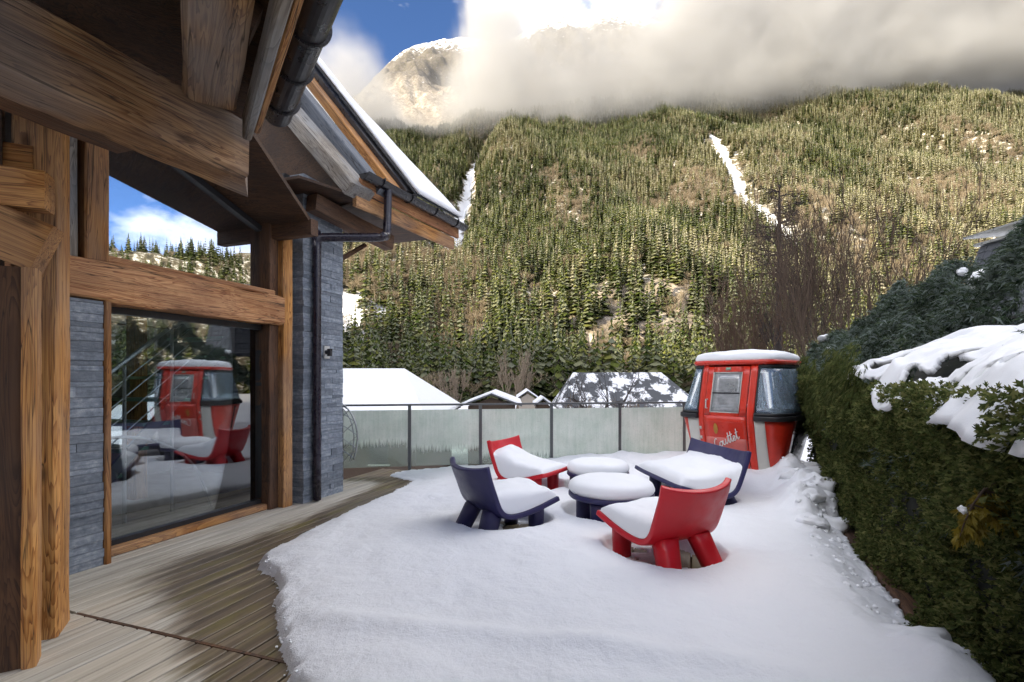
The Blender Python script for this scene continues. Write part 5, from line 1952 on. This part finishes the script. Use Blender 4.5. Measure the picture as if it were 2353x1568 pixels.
# sunburnt yellow branch sticking out of the hedge
yb = thing('yellow_branch', at(2330, 1105, 2.05), 'dying yellow cypress branch poking out of the dark hedge', 'branch')
b0 = at(2352, 1098, 2.1); tips = [(2205, 1235), (2225, 1215), (2250, 1235), (2262, 1175), (2300, 1190), (2318, 1195), (2215, 1180), (2240, 1150), (2330, 1160), (2285, 1150)]
m = MB(); m.tube([b0, at(2300, 1105, 2.02), at(2262, 1125, 1.98), at(2235, 1160, 1.96)], [.008, .006, .005, .003], 6, False)
stems = [at(2300, 1105, 2.02), at(2262, 1125, 1.98), at(2235, 1160, 1.96)]
pts = []
for k, (a, b_) in enumerate(tips):
    e = at(a, b_, 1.95 + .02 * (k % 4)); s_ = min(stems, key=lambda q: (q - e).length)
    m.tube([s_, s_.lerp(e, .6) + Z3 * .01, e], [.004, .003, .002], 5, False)
    for j in range(9): pts.append(s_.lerp(e, .3 + .7 * j / 8))
m.build('stem', M_twig, yb)
P = np.array([tuple(p) for p in pts for _ in range(3)]) + rng.normal(size=(len(pts) * 3, 3)) * .008
V, Fc = sprigs(P, np.tile(np.array([-.3, -.2, -.7]), (len(P), 1)), .045, rng, 6, .3, .5, .16, .2)
me = np_mesh('sprays', V, Fc, M_yel, False); o = bpy.data.objects.new('sprays', me); link(o, yb, Matrix.Identity(4)); tag(o, kind='stuff')

# snow slab sagging on the hedge shelf
def slab():
    nt_, nq = 150, 70
    ts = np.linspace(-1.9, 1.75, nt_); bs = np.linspace(0, 1, nq)
    T, B = np.meshgrid(ts, bs, indexing='ij')
    # front edge overhangs and droops toward the near end
    front = .04 + .15 * fbm(T * 2.1, T * 0, 31, 4) + .10 * (1 - sstep(-1.5, .3, T))
    depth = 1.1 + .2 * fbm(T * 1.2, T * 0 + 5, 32, 2)
    depth = depth * sstep(1.78, .5, T) ** .6 + .05
    q = front - B * depth
    base = 1.41 + .10 * sstep(.3, 1.6, T) + .42 * np.clip(-q, 0, 1.2) - .02 * (1 - sstep(-1.7, -.2, T)) * (1 - B)
    thick = .11 * np.clip(np.minimum(B * 7, (1 - B) * 5), 0, 1) ** .5
    thick *= np.clip((1.75 - T) * 2.6, 0, 1) ** .5
    z = base + thick * (1 + .5 * fbm(T * 2.0, B * 3, 33, 3)) + .06 * fbm(T * 3.4, B * 5, 34, 4)
    # drooping lip
    z -= .10 * np.exp(-(B / .10) ** 2) * (1 + .9 * fbm(T * 3.2, T * 0, 36, 3))
    top = np.stack([H0.x + UH.x * T + NH.x * q, H0.y + UH.y * T + NH.y * q, z], -1).reshape(-1, 3)
    keep = ~((B < .34) & (fbm(T * 3.4, B * 6, 37, 4) > .26 + .6 * B))
    fk = keep[:-1, :-1] & keep[1:, :-1] & keep[1:, 1:] & keep[:-1, 1:]
    me = np_mesh('hedge_snow', top, grid_faces(nt_, nq, fk)[:, ::-1], M_cap)
    o = bpy.data.objects.new('hedge_snow', me); link(o)
    so = o.modifiers.new('s', 'SOLIDIFY'); so.thickness = .035; so.offset = -1
    tag(o, 'heavy snow slab lying on top of the dark hedge', 'snow')


slab()


def clump(loc, r_, sx, sy, sz, seed, label):
    me = bpy.data.meshes.new('snow_clump'); bm = bmesh.new()
    bmesh.ops.create_icosphere(bm, subdivisions=3, radius=1)
    rr = random.Random(seed); o1 = rr.uniform(0, 50)
    for vv in bm.verts:
        c = vv.co; d = 1 + .75 * float(fbm(np.array(c.x * 1.9 + o1 + c.z), np.array(c.y * 1.9 + c.z * .7), seed, 4))
        vv.co = Vector((c.x * sx * r_ * d, c.y * sy * r_ * d, c.z * sz * r_ * d))
    bm.to_mesh(me); bm.free(); me.materials.append(M_cap)
    me.polygons.foreach_set('use_smooth', [True] * len(me.polygons))
    o = bpy.data.objects.new('snow_clump', me); link(o, None, Matrix.Translation(loc) @ Matrix.Rotation(rr.uniform(0, 3), 4, 'Z'))
    tag(o, label, 'snow', None)


def on_cypress(px, py):
    T, B = np.meshgrid(np.linspace(-2, 7.4, 300), np.linspace(0, 1, 120), indexing='ij')
    q, z = cyp_surface(T, B)
    X = H0.x + UH.x * T + NH.x * q; Y = H0.y + UH.y * T + NH.y * q
    e = (F + F * X / Y - px) ** 2 + (HZ + F * (EYE - z) / Y - py) ** 2 + Y * 8
    i = np.unravel_index(np.argmin(e), e.shape)
    return Vector((X[i], Y[i], z[i]))


for px, py, Y, rad, sx, sy, sz, lab in (
        (2030, 925, 3.72, .06, .8, .7, 1.2, 'ragged lump of snow caught on the hedge face below the snow slab'),
        (1885, 765, 0, .09, 1.5, .8, .6, 'long lump of snow on the cypress branch above the cabin'),
        (1905, 805, 0, .07, 1.0, .8, .8, 'small lump of snow low on the cypress by the hedge end'),
        (1850, 862, 0, .07, .8, .8, .7, 'lump of snow on the hedge corner right beside the cabin window'),
        (2262, 650, 0, .11, 1.0, .8, 1.0, 'lump of snow on the cypress below the slate-clad chimney'),
        (2210, 625, 0, .05, 1.2, .8, .8, 'tiny lump of snow on the topmost cypress twigs'),
        (2212, 1172, 1.93, .013, 1.2, 1, 1, 'tiny bead of snow on the yellow branch'),
        (2120, 1500, 2.62, .13, 1.4, 1.2, .8, 'rounded lump of snow lying over the near end of the edging timber')):
    clump(at(px, py, Y) if Y > 0 else on_cypress(px, py), rad, sx, sy, sz, int(px), lab)
# frozen clods along the heap by the hedge
rr = random.Random(21)
for k in range(11):
    s_ = 2.0 + k * .22 + rr.uniform(-.05, .05); q_ = rr.uniform(.06, .38)
    p = hp(s_, q_)
    z = float(snow_height(np.array([p.x]), np.array([p.y]))[0])
    clump(Vector((p.x, p.y, max(z, .05) - .045)), rr.uniform(.06, .13), 1.5, 1.2, .75, 300 + k, 'frozen clod of cleared snow on the heap along the hedge')
    bpy.context.scene.collection.objects[-1]['group'] = 'snow clods on the heap along the hedge'


# ================================================================== BARE TREES NEAR BY
def branch_tree(m, p, d, L, r0, depth, rr, up=.12, spread=.6, nch=3, minr=.004, wob=.12):
    pts = [p]; n = 5; q = p.copy(); dd = d.copy()
    for i in range(n):
        dd = (dd + Vector((rr.uniform(-1, 1), rr.uniform(-1, 1), rr.uniform(-1, 1))) * wob + Vector((0, 0, up * .3))).normalized()
        q = q + dd * (L / n); pts.append(q.copy())
    rs = [max(minr, r0 * (1 - .45 * i / n)) for i in range(n + 1)]
    m.tube(pts, rs, 5 if depth > 1 else 3, False)
    if depth <= 0: return
    for k in range(nch):
        i = rr.randint(2, n)
        a = rr.uniform(0, 6.28)
        ax = dd.orthogonal().normalized(); ay = dd.cross(ax)
        nd = (dd + (ax * math.cos(a) + ay * math.sin(a)) * spread * rr.uniform(.6, 1.3) + Vector((0, 0, up))).normalized()
        branch_tree(m, pts[i], nd, L * rr.uniform(.55, .8), rs[i] * .68, depth - 1, rr, up, spread, nch, minr, wob)


# dark fruit tree beyond the balustrade
tz = float(terr(np.array([4.2]), np.array([25.]))[0])
ft = thing('fruit_tree', (at(1366, 900, 25).x, 25, tz), 'gnarled dark leafless tree in front of the house with the patchy snowy roof', 'tree')
rr = random.Random(5)
base = Vector((at(1366, 900, 25).x, 25, tz))
m = MB(); m.tube([base, base + Vector((.1, 0, 2.2)), base + Vector((0, 0, 4.6)), base + Vector((.12, 0, 6.2))], [.2, .17, .15, .12], 8); m.build('trunk', M_bark, ft, smooth=True)
m = MB()
for k in range(9):
    a = 6.28 * k / 9 + rr.uniform(-.3, .3); z0 = rr.uniform(4.6, 6.2)
    branch_tree(m, base + Vector((.08, 0, z0)), Vector((math.cos(a), math.sin(a), rr.uniform(.25, 1.2))).normalized(), rr.uniform(1.3, 2.1), .07, 3, rr, .06, .75, 3, .008, .2)
m.build('crown', M_bark, ft)

# larch behind the hedge end
lz = float(terr(np.array([15.]), np.array([30.]))[0])
lx = at(1787, 700, 30).x
la = thing('larch_tree', (lx, 30, lz), 'slender leafless larch with level branches above the cabin', 'tree')
m = MB(); topz = at(1787, 425, 30).z
m.tube([(lx, 30, lz), (lx + .05, 30, 4), (lx + .1, 30, topz)], [.3, .2, .05], 7); m.build('trunk', M_bark, la, smooth=True)
m = MB(); rr = random.Random(9)
for k in range(70):
    q = rr.uniform(.34, .98); z = lz + (topz - lz) * q; L = (1 - q) ** .6 * 3.1 * rr.uniform(.4, 1.0) + .3; a = rr.uniform(0, 6.28)
    branch_tree(m, Vector((lx + .06, 30, z)), Vector((math.cos(a), math.sin(a), rr.uniform(-.05, .35))).normalized(), L, .045, 2, rr, .03, .7, 4, .013, .14)
m.build('crown', M_bark, la)


# clumps of tall bare shoots behind the hedge
def coppice(px, pyb, Y, n, height, fan, seed, label, mat=M_twig, name='bare_shrub', group=None, rb=.022):
    gz = at(px, pyb, Y).z
    base = Vector((at(px, pyb, Y).x, Y, min(gz, 0)))
    t_ = thing(name, base, label, 'shrub', group)
    m = MB(); rr = random.Random(seed)
    def twig(p, d, L, r_, dep):
        pts = [p]; q = p.copy(); dd = d.copy(); k_ = 4
        for i in range(k_):
            dd = (dd + Vector((rr.uniform(-1, 1), rr.uniform(-1, 1), rr.uniform(-.6, 1))) * (.05 if dep == 3 else .11) + Vector((0, 0, .05))).normalized()
            q = q + dd * (L / k_); pts.append(q.copy())
        m.tube(pts, [max(Y * .00035, r_ * (1 - .2 * i)) for i in range(k_ + 1)], 5 if dep == 3 else 3, False)
        if dep == 0: return
        for j in range(5 if dep > 1 else 3):
            i = rr.choice((2, 3, 4, 4) if dep == 3 else (1, 2, 3, 4))
            o_ = dd.orthogonal().normalized(); w_ = dd.cross(o_); an = rr.uniform(0, 6.28)
            nd = (dd + (o_ * math.cos(an) + w_ * math.sin(an)) * rr.uniform(.18, .5) + Vector((0, 0, .12))).normalized()
            twig(pts[i], nd, L * rr.uniform(.4, .62), r_ * .55, dep - 1)
    for k in range(max(7, n // 3)):
        a = rr.uniform(-1, 1); dep = rr.uniform(-1, 1)
        b = base + Vector((a * fan * .3, dep * fan * .3, 0))
        d = Vector((a * .34 * fan / 2 + rr.uniform(-.1, .1), dep * .3, 1)).normalized()
        twig(b, d, height * rr.uniform(.55, .85), max(rb, Y * .0016), 3)
    m.build('stems', mat, t_)
    return t_


M_ptwig = plain('pale_twig', (.2, .155, .11), .9, .3, 3)
M_tw2 = plain('twig_red', (.085, .052, .034), .9, .35, 3)
coppice(1925, 735, 20, 66, 6.4, 2.9, 31, 'fan-shaped clump of tall bare brown shoots behind the cypress')
coppice(1840, 760, 24, 24, 6.5, 2.0, 33, 'clump of bare shoots beneath the larch', M_bark)
coppice(2020, 710, 18, 30, 4.8, 3.2, 37, 'low outward leaning bare shoots behind the cypress top')
coppice(1745, 800, 26, 60, 5.0, 2.4, 41, 'dense reddish brown thicket rising behind the cabin roof', M_tw2)
coppice(1700, 830, 34, 45, 4.6, 2.6, 43, 'brown leafless thicket left of the larch', M_tw2)

# ================================================================== NEIGHBOURING HOUSES
def house(name, label, xa, xb, ya, yb, zeave, zridge, hipa=0.0, hipb=0.0, over=.8, snowmat=None, wallmat=None, ridge_x=True, snow_th=.25, chim=None, roofmat=None, windows=()):
    """gable or hipped house, ridge along X (or Y)"""
    cx_, cy_ = (xa + xb) / 2, (ya + yb) / 2
    gz = float(terr(np.array([cx_]), np.array([cy_]))[0]) - .3
    t_ = thing(name, (cx_, cy_, gz), label, 'house')
    m = MB(); m.box((cx_, cy_, (gz + zeave) / 2), (xb - xa - 2 * over, yb - ya - 2 * over, zeave - gz))
    if ridge_x:
        ra, rb = Vector((xa + hipa, cy_, zridge)), Vector((xb - hipb, cy_, zridge))
    else:
        ra, rb = Vector((cx_, ya + hipa, zridge)), Vector((cx_, yb - hipb, zridge))
    A, B, C_, D = [Vector(q) for q in ((xa, ya, zeave), (xb, ya, zeave), (xb, yb, zeave), (xa, yb, zeave))]
    # gable triangles
    if ridge_x:
        for e, r_ in ((0, ra), (1, rb)):
            x = (xa + over) if e == 0 else (xb - over)
            if (hipa if e == 0 else hipb) == 0:
                k = (yb - ya) / 2 - over
                dz = (zridge - zeave) * (k / ((yb - ya) / 2))
                m.prism([(x, cy_ - k, zeave), (x, cy_ + k, zeave), (x, cy_, zeave + dz)], (.1 if e == 0 else -.1, 0, 0))
    else:
        k = (xb - xa) / 2 - over; dz = (zridge - zeave) * (k / ((xb - xa) / 2))
        m.prism([(cx_ - k, ya + over, zeave), (cx_ + k, ya + over, zeave), (cx_, ya + over, zeave + dz)], (0, .1, 0))
    m.build('wall', wallmat or M_hwood, t_)
    if ridge_x: quads = [[A, B, rb, ra], [C_, D, ra, rb]] + ([[D, A, ra]] if hipa else []) + ([[B, C_, rb]] if hipb else [])
    else: quads = [[B, C_, rb, ra], [D, A, ra, rb]] + ([[A, B, ra]] if hipa else []) + ([[C_, D, rb]] if hipb else [])
    m = MB()
    for q_ in quads: m.prism(q_, Z3 * .14)
    rf = m.build('roof', roofmat or M_slate, t_)
    m = MB()
    for q_ in quads:
        c_ = sum(q_, Vector()) / len(q_)
        m.prism([c_ + (p - c_) * 1.0 + Z3 * .15 for p in q_], Z3 * snow_th)
    m.build('roof_snow', snowmat or M_cap, rf)
    if chim:
        x, y, s_, z0, z1 = chim
        m = MB(); m.box((x, y, (z0 + z1) / 2), (s_, s_, z1 - z0)); m.box((x, y, z1 + .06), (s_ * 1.3, s_ * 1.3, .12)); ch = m.build('chimney', M_hwood, t_)
        m = MB(); m.box((x, y - s_ * .5, z0 + .35), (s_ * 1.8, s_ * 1.2, .1), Matrix.Rotation(R(24), 3, 'X')); m.build('flashing', M_slate, ch)
    for (x, z, w, h_) in windows:
        m = MB(); m.box((x, ya + over - .03, z), (w, .08, h_)); wn_ = m.build('window', M_frame, t_)
        m = MB(); m.box((x, ya + over - .04, z - h_ / 2 - .05), (w + .2, .12, .08)); m.build('sill', M_gwhite, wn_)
    return t_


# patchy snow for the old roof
t = NT('patchy_snow')
v = t.coords('Object'); nn = t.noise(t.coords('Object', (1, .6, 1)), .6, 6, .66)
pc_ = t.mix(t.ramp(nn, [(.49, 0.0), (.54, 1.0)]), (.05, .055, .065), (.82, .83, .86))
t.princ(pc_, .7, nn, .4, .1)
M_patchy = t.m

house('snowy_house', 'house under a broad unbroken snowy roof just past the balustrade', -24, -5.0, 30, 50, -1.25, 1.95, 0, 3.4, .8, chim=(-14.6, 39, 1.0, .6, 2.9),
      windows=((-8, -3, 1.1, 1.2), (-11, -3, 1.1, 1.2), (-14, -3, 1.1, 1.2)))
house('chalet_house', 'low dark chalet with a snow-edged gable showing over the handrail', -4.6, .9, 46, 58, -.95, .1, 0, 0, .6, ridge_x=False, snow_th=.14, windows=((-1.3, -2.6, 1.0, 1.0),))
house('barn', 'small timber barn with a sunlit snowy gable behind the low chalet', .8, 4.6, 88, 98, -1.9, -.6, 0, 0, .5, ridge_x=False, wallmat=M_render)
house('gabled_house', 'house with a big patchy snow roof and clipped gable ends behind the bare tree', 4.8, 19.6, 52, 62, -1.6, 2.0, 2.0, 3.0, .6, snowmat=M_patchy, snow_th=.12, windows=((8, -3, 1.1, 1.2), (11, -3, 1.1, 1.2), (14, -3, 1.1, 1.2)))
house('shed', 'small snow-topped shed behind the handrail left of the patchy roof', 2.9, 5.2, 66, 72, -1.95, -1.1, 0, 0, .3, ridge_x=False)
for px, Y, h_, sd, lab in ((850, 62, 5.5, 51, 'rounded pale bare willow behind the snowy roof chimney'), (895, 70, 6.0, 53, 'rounded pale bare willow beyond the end of the snowy roof'),
                           (1480, 48, 4.0, 55, 'thin bare bush against the patchy snow roof'), (1330, 50, 3.6, 57, 'thin bare bush at the left end of the patchy snow roof'),
                           (1180, 100, 9.0, 59, 'pale golden bare tree behind the low dark chalet'), (1040, 110, 7.0, 61, 'brown bare thicket right of the snowy roof')):
    coppice(px, 872 + 7.5 / Y * F, Y, 26, h_, 2.4, sd, lab, M_ptwig, 'bare_shrub', rb=.03)

# slate-clad chimney of the house next door, above the cypress
cs = thing('slate_chimney', (at(2335, 560, 12).x, 12, 0), 'dark slate-clad chimney with a flat cap rising behind the cypress', 'chimney')
cx_, cyy = at(2350, 560, 12).x + 1.0, 12.6
m = MB()
zb, zt = 2.5, at(2310, 533, 12).z
def fr(z, e=0.0):
    k = (zt - z) * .30
    return [Vector((cx_ - .72 - k - e, cyy - .75 - k * .4 - e, z)), Vector((cx_ + .9 + k + e, cyy - .75 - k * .4 - e, z)), Vector((cx_ + .9 + k + e, cyy + .75 + k * .4 + e, z)), Vector((cx_ - .72 - k - e, cyy + .75 + k * .4 + e, z))]
a_, b_ = fr(zb), fr(zt)
m.add(a_ + b_, [(0, 1, 5, 4), (1, 2, 6, 5), (2, 3, 7, 6), (3, 0, 4, 7), (4, 5, 6, 7)]); m.build('stack', M_slate, cs)
rr = random.Random(6)
z = zb
k = 0
while z < zt - .02:
    h_ = .19; f0, f1 = fr(z, .03), fr(min(z + h_ * 1.1, zt), .006)
    for A, B, a, b in ((f0[0], f0[1], f1[0], f1[1]), (f0[3], f0[0], f1[3], f1[0])):
        n_ = 7
        for i in range(n_):
            u0, u1 = (i + .03) / n_, (i + .97) / n_
            q_ = [A.lerp(B, u0), A.lerp(B, u1), a.lerp(b, u1), a.lerp(b, u0)]
            nrm = (q_[1] - q_[0]).cross(q_[3] - q_[0]).normalized()
            m = MB(); m.prism(q_, nrm * (.012 + rr.uniform(0, .008))); m.build('slate', M_slate, cs)
    z += h_
m = MB(); m.box((cx_ + .1, cyy, zt + .05), (1.9, 1.7, .07)); m.build('collar', M_steel, cs)
for dx in (-.55, .6):
    m = MB(); m.box((cx_ + dx, cyy - .5, zt + .2), (.05, .05, .26)); m.build('leg', M_black, cs)
m = MB(); m.box((cx_ + .1, cyy, zt + .36), (2.3, 1.9, .05), Matrix.Rotation(R(-5), 3, 'Y')); m.build('cap', M_steel, cs)

# crumbs of slush broken off along the snow's edge and on the heap
rr = random.Random(77)
m = MB()
ico = bmesh.new(); bmesh.ops.create_icosphere(ico, subdivisions=1, radius=1)
iv = [v_.co.copy() for v_ in ico.verts]; fi = [tuple(v_.index for v_ in f_.verts) for f_ in ico.faces]
for k in range(300):
    if k < 150:
        i = rr.randrange(2, len(EDGE) - 1); u = rr.random()
        x = EDGE[i][0] * (1 - u) + EDGE[i + 1][0] * u - abs(rr.gauss(0, .03)) + .035; y = EDGE[i][1] * (1 - u) + EDGE[i + 1][1] * u + rr.gauss(0, .02)
        z = max(0.004, float(snow_height(np.array([x]), np.array([y]))[0]))
        r_ = rr.uniform(.003, .009)
    else:
        p = hp(rr.uniform(.0, 4.2), abs(rr.gauss(.1, .16))); x, y = p.x, p.y
        z = max(0.004, float(snow_height(np.array([x]), np.array([y]))[0])); r_ = rr.uniform(.006, .028)
    m.add([Vector((x, y, z)) + Vector((c_.x * r_ * rr.uniform(.7, 1.4), c_.y * r_ * rr.uniform(.7, 1.4), c_.z * r_ * rr.uniform(.5, 1))) for c_ in iv], fi)
o = m.build('snow_crumbs', M_cap, None); tag(o, 'crumbs of slush scattered along the edge of the terrace snow', 'snow', kind='stuff')
